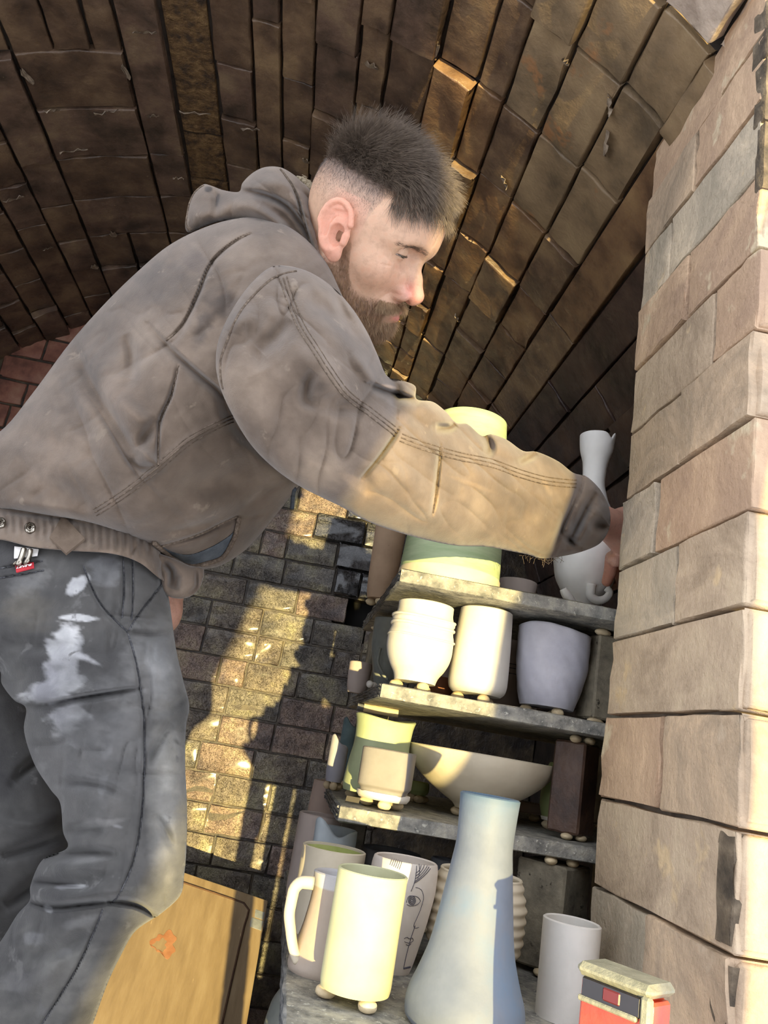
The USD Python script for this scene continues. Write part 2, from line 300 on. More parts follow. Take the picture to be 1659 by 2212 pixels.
for k in range(-10, 15):
    z0, z1 = k * CH + 0.003, (k + 1) * CH + 0.003; r = np.random.default_rng(500 + k)
    off = OFF.get(k, r.uniform(0, BL)); x = off - BL * 9
    while x < 0.42:
        L_ = BL * (1.0 if r.random() < 0.85 else 0.5); x0, x1 = x, x + L_; x = x1
        if x1 < -1.30 or (x1 < -0.95 and z1 < 0.30) or (x0 > 0.26 and z0 < 0.6): continue
        if math.hypot((x0 + x1) / 2 - VX, max(z1 - VZ, 0)) > VR + 0.05: continue
        cx, cz = (x0 + x1) / 2, (z0 + z1) / 2
        if 0.085 < cx < 0.30 and 0.32 < cz < 0.40: continue        # the flue hole: bricks are missing
        m_ = M_red if (cx < -0.72) else (M_black if (cx > -0.02 and cz > 0.40) else M_gold[r.integers(3)])
        pr_ = float(np.clip(r.normal(0, 0.0028), -0.003, 0.006)) + (0.03 if m_ is M_black else 0)
        gp = 0.0008 if m_ is not M_red else 0.002
        part(WB, 'brick', patch(lambda u, v, h, p=pr_: np.stack([u, BACK - h - p, v], -1), x0 + gp, x1 - gp, z0 + gp, z1 - gp, 0.005, 0.005, 0.06, 0.0035, bulge=0.0026, nu=6, nv=6, seed=3000 + nb2, rag=0.8), m_, smooth=55); nb2 += 1

# ---- the door pier on the right (its face is the plane x = JX)
M_pier = [mat(f'pier_block_{i}', [S(*a), S(*b), S(*c)], scale=6, rough=0.9, bump=0.8, bscale=80, bdist=0.005, fleck=S(*fl), fleck_scale=9, fleck_at=0.61, dist=0.8, nrough=0.7)
          for i, (a, b, c, fl) in enumerate([((158, 139, 117), (188, 167, 142), (205, 185, 156), (207, 182, 145)), ((154, 137, 116), (185, 162, 136), (219, 190, 156), (187, 167, 143)), ((158, 148, 129), (181, 167, 146), (213, 195, 168), (213, 188, 149)), ((168, 141, 118), (188, 159, 131), (219, 188, 155), (207, 190, 159))])]
M_piermortar = mat('pier_mortar', [S(112, 100, 89), S(140, 128, 115)], scale=30, rough=0.95, bump=0.5, bscale=80)
M_soot = mat('sooty_block_edge', [S(66, 58, 48), S(100, 88, 72), S(132, 118, 98)], scale=30, rough=0.9, bump=0.9, bscale=60, bdist=0.006)
WR = thing('wall_right', 'door pier of the kiln built from large pale fire-stained blocks', kind='structure')
def pier_face(u, v, h): return np.stack([JX - h + 0.0 * u, u, v], -1)
ZJ = [-1.15, -1.0, -0.885, -0.775, -0.668, -0.561, -0.454, -0.347, -0.240, -0.130, -0.021, 0.087, 0.193, 0.296, 0.404, 0.512, 0.620, 0.728, 0.836, 0.944, 1.052]
part(WR, 'pier_core', box_mesh((JX + 0.018, JY0 + 0.03, -1.15), (JX + 0.45, JY1 - 0.012, 1.0)), M_piermortar, smooth=False)
for k in range(len(ZJ) - 1):
    z0, z1 = ZJ[k], ZJ[k + 1]; r = np.random.default_rng(700 + k)
    mid = 0.915 + r.normal(0, 0.006)
    cuts = [JY0, mid, JY1] if k % 2 == 0 else ([JY0, JY1] if z0 < 0.25 else [JY0, mid + 0.07 * (1 if k % 4 == 1 else -1), JY1])
    for y0, y1 in zip(cuts[:-1], cuts[1:]):
        pr_ = r.normal(0, 0.0014); gp = 0.0003 if r.random() < 0.8 else 0.0012
        a0, a1 = y0 + (gp if y0 > JY0 else r.uniform(-0.003, 0.003)), y1 - (gp if y1 < JY1 else r.uniform(0, 0.003))
        ps = [patch(lambda u, v, h, p=pr_: pier_face(u, v, h + p), a0, a1, z0 + gp * 0.6, z1 - gp * 0.6, 0.004, 0.003, 0.05, 0.0022, bulge=0.0010, nu=8, nv=7, seed=4000 + 10 * k + int(y0 > 0.8), rag=1.3)]
        if y0 == JY0:   # the block's outer end, facing the daylight
            ps.append(patch(lambda u, v, h: np.stack([u, JY0 - h + a0 - JY0, v], -1), JX + 0.004, JX + 0.45, z0 + 0.002, z1 - 0.002, 0.006, 0.006, 0.05, 0.004, bulge=0.002, nu=7, nv=5, seed=4500 + k, rag=0.5))
        if y1 == JY1:   # inner end, facing the chamber
            ps.append(patch(lambda u, v, h: np.stack([u, a1 + h, v], -1), JX + 0.004, JX + 0.40, z0 + 0.002, z1 - 0.002, 0.006, 0.006, 0.05, 0.006, bulge=0.002, nu=5, nv=5, seed=4700 + k, rag=1.0))
        part(WR, 'block', trimesh.util.concatenate(ps), M_pier[r.integers(4)], smooth=45)
# sooty crust on the pier's outer corner
for z0, z1, w in ((-0.128, -0.024, 0.034), (-0.24, -0.132, 0.036), (-0.35, -0.25, 0.03)):
    part(WR, 'soot_crust', patch(lambda u, v, h: pier_face(u, v, h + 0.0012), JY0 - 0.004, JY0 + w, z0, z1, 0.006, 0.006, 0.012, 0.002, bulge=0.0008, nu=5, nv=8, seed=int(100 + 100 * z1), rag=2.5), M_soot, smooth=50)
for z0, z1, w in ((0.70, 0.80, 0.016), (0.80, 0.90, 0.024), (0.90, 1.0, 0.034)):
    part(WR, 'soot_crust', patch(lambda u, v, h: pier_face(u, v, h + 0.0012), JY0 - 0.004, JY0 + w, z0, z1, 0.006, 0.006, 0.012, 0.002, bulge=0.0008, nu=5, nv=8, seed=int(100 + 100 * z1), rag=0.5), M_soot, smooth=50)
# sun blockers added out of view to shape the shadows in the doorway
import shapely
# two made-up outlines behind the viewer; the low sun comes in between them
def outside(pts, d=2.5): return [(x - SUN[0] / SUN[1] * d, z - SUN[2] / SUN[1] * d) for x, z in pts]
WS = thing('wall_shed', 'two added sun blockers outside the kiln mouth, unseen behind the viewer', kind='structure')
for nm, away, pts in (('gable', 2.5, outside([(-2.0, -2.4), (-0.16, -2.4), (-0.12, -0.72), (-0.05, -0.4), (0.09, 0.13), (0.14, 0.26), (0.155, 0.5), (0.13, 0.75), (0.11, 1.9), (-2.0, 1.9)])), ('leaning_post', 0.8, outside([(0.33, -2.4), (0.35, -0.35), (0.41, -0.02), (0.43, 0.24), (0.52, 0.60), (0.56, 0.60), (0.535, 0.32), (0.520, 0.22), (0.520, -0.4), (0.49, -0.8), (0.40, -2.4)], 0.8))):
    blocker_mesh = trimesh.creation.extrude_polygon(shapely.Polygon(pts), 0.05, engine='earcut')
    blocker_mesh.apply_transform(trimesh.transformations.rotation_matrix(math.pi / 2, (1, 0, 0))); blocker_mesh.apply_translation((0, -away, 0)); part(WS, nm, blocker_mesh, M_soot, smooth=False)
# ================================================================ KILN SHELVES, POSTS AND POTS
YS = 1.14                                   # front edge of the shelf stack
S1, S2, S3, S4, TH = 0.2515, 0.0815, -0.0895, -0.262, 0.021
M_shelf = mat('kiln_shelf', [S(104, 104, 100), S(146, 144, 136), S(176, 172, 158)], scale=55, rough=0.62, bump=0.8, bscale=150, bdist=0.003, rough_var=0.15, fleck=S(196, 194, 182), fleck_scale=150, fleck_at=0.60)
M_shelf_edge = mat('shelf_edge_layers', [S(84, 88, 92), S(120, 122, 124), S(160, 160, 158)], scale=30, rough=0.7, bump=0.9, bscale=60, stretch=(1, 1, 9))
def shelf(label, x0, x1, y0, y1, ztop, sd):
    t = thing('kiln_shelf', label, 'kiln shelf', 'kiln shelves stacked at the door pier')
    f = lambda u, v, h: np.stack([u, v, ztop - TH / 2 + h * np.ones_like(u)], -1)
    top = patch(lambda u, v, h: np.stack([u, v, ztop + h], -1), x0, x1, y0, y1, 0.003, 0.003, TH / 2, 0.0015, bulge=0.0004, nu=16, nv=16, seed=sd, rag=0.5)
    bot = patch(lambda u, v, h: np.stack([u, v, ztop - TH - h], -1), x0, x1, y0, y1, 0.003, 0.003, TH / 2, 0.0015, bulge=0.0004, nu=16, nv=16, seed=sd, rag=0.5)
    part(t, 'slab', trimesh.util.concatenate([top, bot]), M_shelf, smooth=40)
    r = np.random.default_rng(sd)                                     # laminated, chipped left edge
    for k in range(4):
        z = ztop - TH * (k + 0.5) / 4
        m = patch(lambda u, v, h: np.stack([x0 - 0.001 - h, u, v], -1), y0 + 0.004, y1 - 0.004, z - TH * 0.11, z + TH * 0.11, 0.006, 0.001, 0.004, 0.0012, bulge=0.0012, nu=24, nv=4, seed=sd * 10 + k, rag=1.0)
        part(t, 'edge_layer', m, M_shelf_edge, smooth=30)
    return t
shelf('top kiln shelf, carrying the green cylinder and the white long-necked vase', 0.106 * YS, 0.78, YS, 1.755, S1, 1)
shelf('second kiln shelf from the top, under the white tumbler', 0.104 * YS, 0.78, YS, 1.75, S2, 2)
shelf('third kiln shelf, under the wide bowl and square cup', 0.0785 * YS, 0.78, YS, 1.76, S3, 3)
shelf('lowest kiln shelf, under the tall yellow cylinder and blue vase', 0.049, 0.80, 0.815, 1.66, S4, 4)

M_wad = mat('wad_clay', [S(206, 186, 150), S(226, 208, 172)], scale=40, rough=0.85, bump=0.5, bscale=120, bdist=0.002)
def clay(name, a, b, rough=0.62, **k):
    return mat(name, [S(*a), S(*b)], scale=k.pop('scale', 22), rough=rough, bump=k.pop('bump', 0.12), bscale=k.pop('bscale', 160), bdist=0.0015, spec=0.35, **k)
M_white = clay('white_bisque', (214, 211, 204), (226, 222, 215))
M_neck = clay('bright_white_bisque', (236, 235, 232), (246, 245, 242))
M_cream = clay('cream_bisque', (212, 200, 176), (224, 213, 190))
M_yellow = clay('pale_yellow_slip', (188, 187, 148), (198, 197, 162))
M_rose = clay('rose_stoneware', (176, 156, 144), (192, 170, 156))
M_roseL = clay('light_rose_stoneware', (196, 182, 174), (208, 194, 186))
M_lav = clay('lavender_grey_slip', (178, 178, 190), (196, 196, 206), bump=0.5, bscale=40)
M_grey = clay('grey_slip', (134, 129, 124), (148, 142, 136))
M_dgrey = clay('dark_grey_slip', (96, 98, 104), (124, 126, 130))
M_teal = clay('teal_slip', (96, 118, 124), (124, 146, 150))
M_sage = clay('sage_grey_slip', (134, 140, 136), (158, 162, 156))
M_green = clay('pale_green_slip', (166, 188, 140), (196, 210, 168), scale=14, stretch=(1, 1, 6))
M_lime = clay('yellow_green_slip', (186, 198, 152), (202, 210, 168))
M_moss = clay('moss_green_glaze', (142, 156, 100), (166, 176, 120))
M_paleblue = clay('pale_blue_slip', (186, 198, 206), (206, 216, 222))
M_greenin = clay('green_liner_glaze', (176, 186, 104), (206, 210, 140))
M_line = mat('incised_line', [S(78, 76, 88), S(92, 90, 100)], rough=0.8, bump=0)
M_rim = clay('bare_white_foot', (236, 228, 214), (244, 238, 226))

def outer_at(cx, pts, Y):
    """Profile metres from pixels: pts = (px x, px y, half width px), bottom first, of a pot whose axis stands at depth Y. -> X, Y, [(r, z)]"""
    P_ = [at(p[0], p[1], Y) for p in pts]
    X = float(np.mean([p[0] for p in P_]))
    return X, [(p[2] * depth(q) / FPX, float(q[2])) for p, q in zip(pts, P_)]
def densify(pr, n=48):
    from scipy.interpolate import PchipInterpolator
    pr = np.asarray(pr); z = pr[:, 1]; zz = np.linspace(z[0], z[-1], n)
    return np.stack([PchipInterpolator(z, pr[:, 0])(zz), zz], -1)
def shell(pr, t=0.004, foot=0.006):
    """Closed thin-walled pot from an outer profile (bottom first)."""
    pr = np.asarray(pr); z0 = pr[0, 1]
    inn = pr[::-1].copy(); inn[:, 0] = np.maximum(inn[:, 0] - t, 0.001); inn = inn[inn[:, 1] > z0 + foot]
    lip = [(pr[-1, 0] - t * 0.5, pr[-1, 1] + t * 0.35)]
    return np.vstack([[(0, z0)], [(pr[0, 0] * 0.96, z0)], pr, lip, inn, [(0, z0 + foot)]])
def place(m, X, Y): m.apply_translation((X, Y, 0)); return m
def wads(t, X, Y, r, z0, ztop, n=3, phase=0.6, size=0.0095):
    for k in range(n):
        a = phase + 2 * math.pi * k / n; s_ = size * (1 + 0.15 * math.sin(5 * k + phase))
        m = trimesh.creation.icosphere(2, 1.0); hh = max((ztop - z0) / 2 * 1.06, 0.003)
        V = m.vertices * (s_, s_ * 0.9, hh); V *= (1 + 0.12 * (meshkit.noise(m.vertices * 2 + k + 3 * phase)[:, None] - 0.5)); m.vertices = V
        m.apply_translation((X + r * math.cos(a), Y + r * math.sin(a), (z0 + ztop) / 2)); part(t, 'clay_wad', m, M_wad, smooth=True)
LOGP = []
def pot(name, label, cat, Y, pts, m, shelfz, t=0.004, group=None, warp=None, wad=3, phase=0.6, wr=0.75, n=64, closed=False, wsize=0.0115):
    X, pr = outer_at(None, pts, Y)
    dz = 0.0
    if shelfz is not None:
        want = shelfz + (0.0135 if wad else 0.0); LOGP.append((name, round(X, 3), Y, 'base', round(pr[0][1], 3), 'want', round(want, 3)))
        z0 = pr[0][1]; zt = pr[-1][1]
        pr = [(r_, want + (z - z0) * (zt - want) / (zt - z0)) for r_, z in pr]     # the foot stands on its wads
    pr = densify(pr); o = thing(name, label, cat, group)
    body = lathe(shell(pr, t), n, warp); part(o, 'body', place(body, X, Y), m, smooth=50)
    if wad: wads(o, X, Y, pr[0, 0] * wr, shelfz + 0.0005, pr[0, 1], wad, phase, wsize)
    return o, X, pr
def ring(pr, z, dr=0.001, w=0.003): 
    r = np.interp(z, pr[:, 1], pr[:, 0]); return r + dr

# ---- top shelf
def brushed(V, A): return V
o, X, pr = pot('cylinder_vase', 'wide pale green cylinder with cream foot behind the forearm on the top shelf', 'pot', 1.225, [(970, 1243, 108), (975, 1215, 107), (1000, 1050, 92), (1018, 912, 76)], M_green, S1, t=0.005, wad=0)
fz = pr[0, 1]; rr = np.interp([fz, fz + 0.020], pr[:, 1], pr[:, 0])
part(o, 'foot_band', place(lathe([(rr[0] + 0.0012, fz - 0.0), (rr[0] + 0.0016, fz + 0.004), (rr[1] + 0.0016, fz + 0.018), (rr[1] + 0.0004, fz + 0.021), (rr[1] - 0.003, fz + 0.02), (rr[0] - 0.004, fz)], 64), X, 1.225), M_cream, smooth=50, label='unglazed cream foot band')
def notch(V, A):
    V = V.copy(); top = V[..., 2] > V[..., 2].max() - 0.02
    w = np.exp(-((np.angle(np.exp(1j * (A + 0.5)))) / 0.35) ** 2); k = np.clip((V[..., 2] - (V[..., 2].max() - 0.02)) / 0.02, 0, 1)
    V[..., 2] += 0.007 * w * k; V[..., 2] -= 0.010 * np.exp(-((np.angle(np.exp(1j * (A + 1.05)))) / 0.22) ** 2) * k; return V
o, X, pr = pot('long_necked_vase', 'white long-necked vase with notched lip, held by the hand on the top shelf', 'vase', 1.31, [(1262, 1288, 26), (1264, 1262, 36), (1266, 1215, 63), (1270, 1160, 71), (1276, 1110, 60), (1281, 1065, 34), (1284, 1030, 24), (1285, 1000, 26), (1286, 970, 35), (1286, 944, 38)], M_neck, S1, warp=notch, phase=0.2, wr=0.9, wsize=0.011)
ZV = pr; XV = X
hp = [at(px, py, 1.265) for px, py in [(1278, 1262), (1275, 1285), (1290, 1297), (1308, 1293), (1317, 1280), (1310, 1270)]]
part(o, 'curled_handle', tube_mesh(smooth_path(hp, 30), np.linspace(0.0085, 0.006, 30), 10), M_neck, smooth=True)
fp = [at(px, py, 1.25) for px, py in [(1216, 1272), (1226, 1288), (1240, 1303)]]
part(o, 'flared_petal', tube_mesh(smooth_path(fp, 14), 0.0045 + 0.004 * np.sin(np.linspace(0.4, 2.9, 14)), 10), M_neck, smooth=True)
pot('shallow_dish', 'shallow pale dish lying behind the green cylinder on the top shelf', 'dish', 1.42, [(1115, 1282, 26), (1117, 1270, 38), (1118, 1258, 43)], M_roseL, S1, wad=0)
pot('speckled_cylinder', 'tall rose speckled cylinder at the rear left corner of the top shelf', 'pot', 1.52, [(820, 1312, 26), (822, 1290, 30), (838, 1180, 33), (846, 1100, 35)], clay('speckled_rose_clay', (184, 156, 128), (202, 172, 142), fleck=S(120, 92, 70), fleck_scale=220, fleck_at=0.68), S1, wr=0.7)

# ---- second shelf
def lumpy(V, A):
    V = V.copy(); z = (V[..., 2] - V[..., 2].min()) / np.ptp(V[..., 2]); s_ = 1 + 0.018 * np.sin(A * 2 + 5 * z) * z + 0.012 * np.sin(A + 9 * z); V[..., 0] *= s_; V[..., 1] *= s_; return V
o, X, pr = pot('tea_bowl', 'white thrown tea bowl with wavy ridges and bulging belly on the second shelf', 'cup', 1.205, [(893, 1473, 45), (895, 1460, 48), (899, 1442, 59), (903, 1420, 68), (908, 1400, 71), (911, 1378, 71), (913, 1362, 67), (915, 1352, 66), (916, 1344, 69), (917, 1338, 65), (919, 1322, 61), (921, 1308, 61)], M_white, S2, warp=lumpy, phase=0.9, wr=0.85)
for zf, a in ((0.70, 0.0026), (0.80, 0.0022), (0.55, 0.0016)):
    z = pr[0, 1] + zf * (pr[-1, 1] - pr[0, 1]); r_ = np.interp(z, pr[:, 1], pr[:, 0])
    part(o, 'throwing_ridge', tube_mesh([(X + (r_ * 1.012) * math.cos(q), 1.205 + r_ * 1.012 * math.sin(q), z + 0.002 * math.sin(2 * q + 1)) for q in np.linspace(0, 2 * math.pi, 49)], a, 8), M_white, smooth=True)
pot('tumbler', 'smooth white tumbler, brightest pot in the sun on the second shelf', 'cup', 1.225, [(1026, 1504, 52), (1027, 1494, 61), (1029, 1475, 64), (1036, 1440, 63), (1046, 1380, 60), (1055, 1322, 56)], M_white, S2, phase=0.75)
def faceted(V, A):
    V = V.copy(); z = (V[..., 2] - V[..., 2].min()) / np.ptp(V[..., 2]); s_ = 1 + 0.02 * np.sin(3 * A + 4 * z) + 0.012 * np.sin(11 * A + 17 * z) * np.sin(8 * z); V[..., 0] *= s_; V[..., 1] *= s_; V[..., 2] += 0.004 * np.sin(2 * A) * z; return V
pot('hand_built_cup', 'dented lavender grey cup in shade at the right end of the second shelf', 'cup', 1.235, [(1181, 1533, 57), (1182, 1520, 61), (1186, 1480, 70), (1190, 1440, 76), (1194, 1400, 77), (1196, 1364, 77)], M_lav, S2, warp=faceted, phase=0.8)
o, X, pr = pot('lidless_pitcher', 'sage grey pitcher with a thin handle behind the ridged tea bowl', 'pitcher', 1.45, [(845, 1468, 22), (842, 1450, 26), (838, 1420, 34), (838, 1380, 42), (842, 1340, 43)], M_sage, S2)
part(o, 'handle', tube_mesh(smooth_path([at(px, py, 1.41) for px, py in [(822, 1400), (816, 1425), (824, 1450), (838, 1470)]], 24), 0.003, 8), M_sage, smooth=True)
pot('small_cup', 'small rose cup leaning at the rear left corner of the second shelf', 'cup', 1.52, [(772, 1500, 19), (773, 1480, 23), (777, 1432, 25)], M_roseL, S2, wad=0)
pot('rose_bottle', 'rose clay cylinder half seen between the ridged tea bowl and white tumbler', 'pot', 1.48, [(968, 1470, 24), (971, 1420, 26), (975, 1356, 25)], M_rose, S2)
o, X, pr = pot('lined_bottle', 'pale rose bottle with fine incised rings behind the tumbler and lavender cup', 'pot', 1.42, [(1095, 1516, 33), (1097, 1480, 32), (1102, 1420, 26), (1106, 1385, 22)], M_roseL, S2)
for f_ in (0.50, 0.58, 0.64):
    z = pr[0, 1] + f_ * (pr[-1, 1] - pr[0, 1]); r_ = np.interp(z, pr[:, 1], pr[:, 0]); part(o, 'incised_ring', tube_mesh([(X + r_ * math.cos(q), 1.42 + r_ * math.sin(q), z) for q in np.linspace(0, 2 * math.pi, 49)], 0.0007, 5), M_line, smooth=True)
pot('terracotta_dish', 'small terracotta dish behind the wads of the ridged tea bowl', 'dish', 1.40, [(955, 1478, 20), (956, 1466, 28)], clay('terracotta', (150, 96, 66), (170, 112, 80)), S2, wad=0)

# ---- third shelf
def dimple(V, A):
    V = V.copy(); z = (V[..., 2] - V[..., 2].min()) / np.ptp(V[..., 2]); c = np.array([math.cos(-1.75), math.sin(-1.75)])
    d2 = (np.angle(np.exp(1j * (A + 1.75))) / 0.45) ** 2 + ((z - 0.50) / 0.20) ** 2; k = 1 - 0.06 * np.exp(-d2 * d2); V[..., 0] *= k; V[..., 1] *= k
    V[..., 2] += 0.003 * np.sin(2 * A + 1) * z; return V
pot('dented_cup', 'tall yellow green cup with a round dent, behind the square cup', 'cup', 1.285, [(806, 1692, 68), (808, 1678, 70), (817, 1640, 66), (828, 1600, 60), (836, 1570, 62), (841, 1556, 66)], M_lime, S3, warp=dimple)
def square(V, A):
    V = V.copy(); q = A + 0.25; p = 5.0; k = (np.abs(np.cos(q)) ** p + np.abs(np.sin(q)) ** p) ** (-1 / p); z = (V[..., 2] - V[..., 2].min()) / np.ptp(V[..., 2]); m_ = np.clip((z - 0.08) / 0.06, 0, 1); s_ = 1 + (k * 0.90 - 1) * m_; V[..., 0] *= s_; V[..., 1] *= s_; return V
o, X, pr = pot('square_cup', 'squarish grey cup with a bare white foot at the front of the third shelf', 'cup', 1.197, [(824, 1739, 50), (825, 1728, 54), (828, 1716, 56), (830, 1708, 62), (838, 1660, 62), (843, 1622, 62)], M_grey, S3, warp=square, phase=0.55)
zf = pr[0, 1]; part(o, 'foot_ring', place(lathe([(pr[0, 0] - 0.006, zf - 0.001), (pr[0, 0] + 0.002, zf - 0.001), (pr[2, 0] + 0.004, zf + 0.004), (pr[4, 0] + 0.003, zf + 0.009), (pr[4, 0] - 0.004, zf + 0.010)], 64), X, 1.197), M_rim, smooth=60, label='bare white foot ring')
pot('wide_bowl', 'wide flaring bowl, largest bowl on the shelves, above the blue vase', 'bowl', 1.305, [(1016, 1768, 42), (1017, 1758, 48), (1022, 1742, 72), (1029, 1712, 112), (1036, 1676, 145), (1041, 1648, 160), (1044, 1632, 164)], M_cream, S3, n=96, wr=0.9, wsize=0.011)
o, X, pr = pot('green_bottle', 'moss green bottle with a white foot wedged behind the dark brick post', 'bottle', 1.36, [(1192, 1800, 21), (1193, 1788, 25), (1195, 1750, 31), (1200, 1700, 28), (1204, 1650, 18)], M_moss, S3, wad=2)
zf = pr[0, 1]; part(o, 'foot_ring', place(lathe([(pr[0, 0] - 0.004, zf), (pr[0, 0] + 0.002, zf), (pr[0, 0] + 0.004, zf + 0.005), (pr[0, 0] - 0.002, zf + 0.010)], 48), X, 1.36), M_rim, smooth=60, label='white foot ring')
pot('low_rose_jar', 'low rose jar in shadow behind the wide bowl', 'jar', 1.50, [(1140, 1790, 42), (1142, 1760, 46), (1145, 1735, 40)], M_rose, S3)
def slant(V, A):
    V = V.copy(); z = (V[..., 2] - V[..., 2].min()) / np.ptp(V[..., 2]); V[..., 2] -= 0.012 * (np.cos(A - 0.5) + 0.3 * np.sin(3 * A)) * z; return V
pot('lavender_cup', 'small lavender grey cup at the left edge of the third shelf, on pale wads', 'cup', 1.42, [(727, 1672, 17), (727, 1655, 20), (729, 1608, 20)], M_lav, S3, warp=slant, wsize=0.008)
pot('teal_cup', 'teal cup standing behind the small lavender cup on the third shelf', 'cup', 1.52, [(748, 1655, 18), (752, 1610, 19), (756, 1570, 19)], M_teal, S3, warp=slant)
pot('dark_green_jar', 'small dark green jar deep in shadow between square cup and wide bowl', 'jar', 1.46, [(902, 1735, 16), (904, 1715, 22), (905, 1690, 20)], M_moss, S3)
sh = np.array([at(px, py, 1.165) for px, py in [(750, 1714), (768, 1716), (778, 1728), (765, 1730)]]); sh[:, 2] = S3 + 0.012
solo('pot_shard', trimesh.convex.convex_hull(np.vstack([sh, sh + (0, 0.012, -0.009)])), M_grey, 'small grey clay shard under the left side of the square cup', 'shard', smooth=False)

# ---- lowest shelf
pot('tall_cylinder', 'tall pale yellow cylinder standing foremost on the lowest shelf', 'vase', 0.925, [(759, 2180, 76), (761, 2160, 78), (783, 2020, 77), (809, 1884, 76)], M_yellow, S4, t=0.003, wr=0.8, phase=0.95, wsize=0.012, n=96)
mug_m = mat('two_tone_mug', [S(214, 208, 200), S(226, 220, 214)], scale=20, rough=0.6, bump=0.1, bscale=150, zramp=(-0.245, -0.115, [(0.0, S(206, 194, 184)), (0.56, S(206, 194, 184)), (0.575, S(226, 230, 240)), (1.0, S(226, 230, 240))], 0.0))
o, X, pr = pot('handled_jug', 'flared grey jug with pale blue band and looped handle beside tall yellow cylinder', 'jug', 1.02, [(695, 2098, 73), (697, 2085, 76), (703, 2050, 68), (712, 1990, 55), (722, 1930, 49), (730, 1888, 52)], mug_m, S4, wad=0)
hp = smooth_path([at(px, py, 1.0) for px, py in [(678, 1908), (652, 1906), (634, 1925), (626, 1965), (628, 2010), (634, 2050), (644, 2078)]], 36)
part(o, 'handle', tube_mesh(hp, np.linspace(0.0075, 0.0055, 36), 10), M_cream, smooth=True, label='cream looped strap handle')
o, X, pr = pot('tall_mug', 'tall cream mug with yellow green lining behind the handled jug', 'mug', 1.14, [(690, 2040, 62), (697, 1990, 66), (708, 1915, 69), (719, 1832, 69)], M_cream, S4, t=0.0035)
pin = pr[pr[:, 1] > pr[0, 1] + 0.01]
part(o, 'green_lining', place(lathe(np.vstack([[(0, pin[0, 1])], np.stack([pin[:, 0] - 0.0045, pin[:, 1]], -1)[:-1]]), 64), X, 1.14), M_greenin, smooth=50, label='yellow green glaze lining')
FY = 1.075
o, X, pr = pot('face_vase', 'cream vase incised with a line drawing of a face, behind the tall yellow cylinder', 'vase', FY, [(848, 2093, 42), (850, 2080, 46), (856, 2030, 56), (862, 1965, 67), (866, 1905, 73), (869, 1872, 72), (870, 1856, 69)], clay('pale_stoneware', (214, 204, 194), (228, 218, 206)), S4, wad=0)
def on_pot(px, py, X, Yc, pr, lift=0.0005):
    """Point of the turned surface under a pixel."""
    d = ray(px, py); d = d / np.linalg.norm(d); s_ = (Yc - 0.09) / d[1]
    for _ in range(400):
        p = d * s_; q = math.hypot(p[0] - X, p[1] - Yc)
        if q <= np.interp(p[2], pr[:, 1], pr[:, 0]) + lift or p[1] > Yc: break
        s_ += 0.0004
    return p
def inc(pts, r_=0.00032, n=None):
    P2 = [on_pot(x, y, X, FY, pr) for x, y in smooth_path(np.array(pts, float), n or max(8, 6 * len(pts)))]
    part(o, 'incised_line', tube_mesh(P2, r_, 6), M_line, smooth=True)
inc([(878, 1950), (886, 1935), (898, 1936), (908, 1946), (899, 1955), (888, 1957), (879, 1954)])
for q in (7.5, 5, 2.5): inc([(890 + q * math.cos(a), 1945 + 1.25 * q * math.sin(a)) for a in np.linspace(0, 6.4, 12)], 0.00045)
inc([(898, 1917), (910, 1922), (915, 1938), (910, 1960), (900, 1985), (894, 2000), (897, 2005), (905, 2003)])
inc([(873, 2028), (880, 2025), (884, 2028), (890, 2026), (893, 2032)]); inc([(874, 2034), (883, 2037), (892, 2033)]); inc([(877, 2040), (884, 2042), (888, 2038)])
for a, b in [((894, 1908), (930, 1876)), ((896, 1904), (927, 1872)), ((897, 1898), (923, 1870)), ((898, 1892), (917, 1868)), ((898, 1886), (910, 1868)), ((902, 1898), (905, 1866)), ((888, 1925), (900, 1870))]:
    inc([a, ((a[0] + b[0]) / 2 + 3, (a[1] + b[1]) / 2 + 1), b], 0.00038)
inc([(872, 2092), (884, 2040), (897, 2000)], 0.0004); inc([(872, 2092), (886, 2089)], 0.0011)
for k in range(6): inc([(862 - 4 * k, 1878 - 2 * k), (866 - 4 * k, 1868 - 2 * k), (868 - 4 * k, 1860 - 1.5 * k)], 0.00034)
blue_m = mat('blue_blushed_slip', [S(100, 107, 118), S(114, 120, 129), S(102, 120, 138)], scale=9, rough=0.6, bump=0.10, bscale=120, zramp=(-0.09, -0.028, [(0.0, (1, 1, 1)), (0.45, (0.93, 0.97, 1.0)), (0.80, (0.80, 0.92, 1.0)), (1.0, (0.42, 0.66, 0.80))], 0.12))
pot('blue_vase', 'large pale blue flared vase with a turquoise lip, foreground of the lowest shelf', 'vase', 0.90, [(1000, 2212, 118), (1002, 2195, 129), (1003, 2172, 130), (1004, 2147, 126), (1009, 2107, 112), (1021, 2037, 91), (1031, 1947, 77), (1042, 1872, 67), (1049, 1815, 61), (1057, 1757, 63), (1061, 1722, 65)], blue_m, S4, wad=0, n=96)
def ribs(V, A):
    V = V.copy(); z = V[..., 2] - V[..., 2].min(); k = 1 + 0.022 * np.sin(z * 2 * math.pi / 0.0125); V[..., 0] *= k; V[..., 1] *= k; return V
X, pr = outer_at(None, [(1018, 2085, 70), (1020, 2070, 84), (1026, 2010, 104), (1032, 1950, 104), (1036, 1900, 92), (1037, 1887, 90)], 1.09)
prd = densify([(r_, z) for r_, z in pr], 120); prd[:, 1] = S4 + 0.011 + (prd[:, 1] - prd[0, 1]) * (prd[-1, 1] - S4 - 0.011) / (prd[-1, 1] - prd[0, 1])
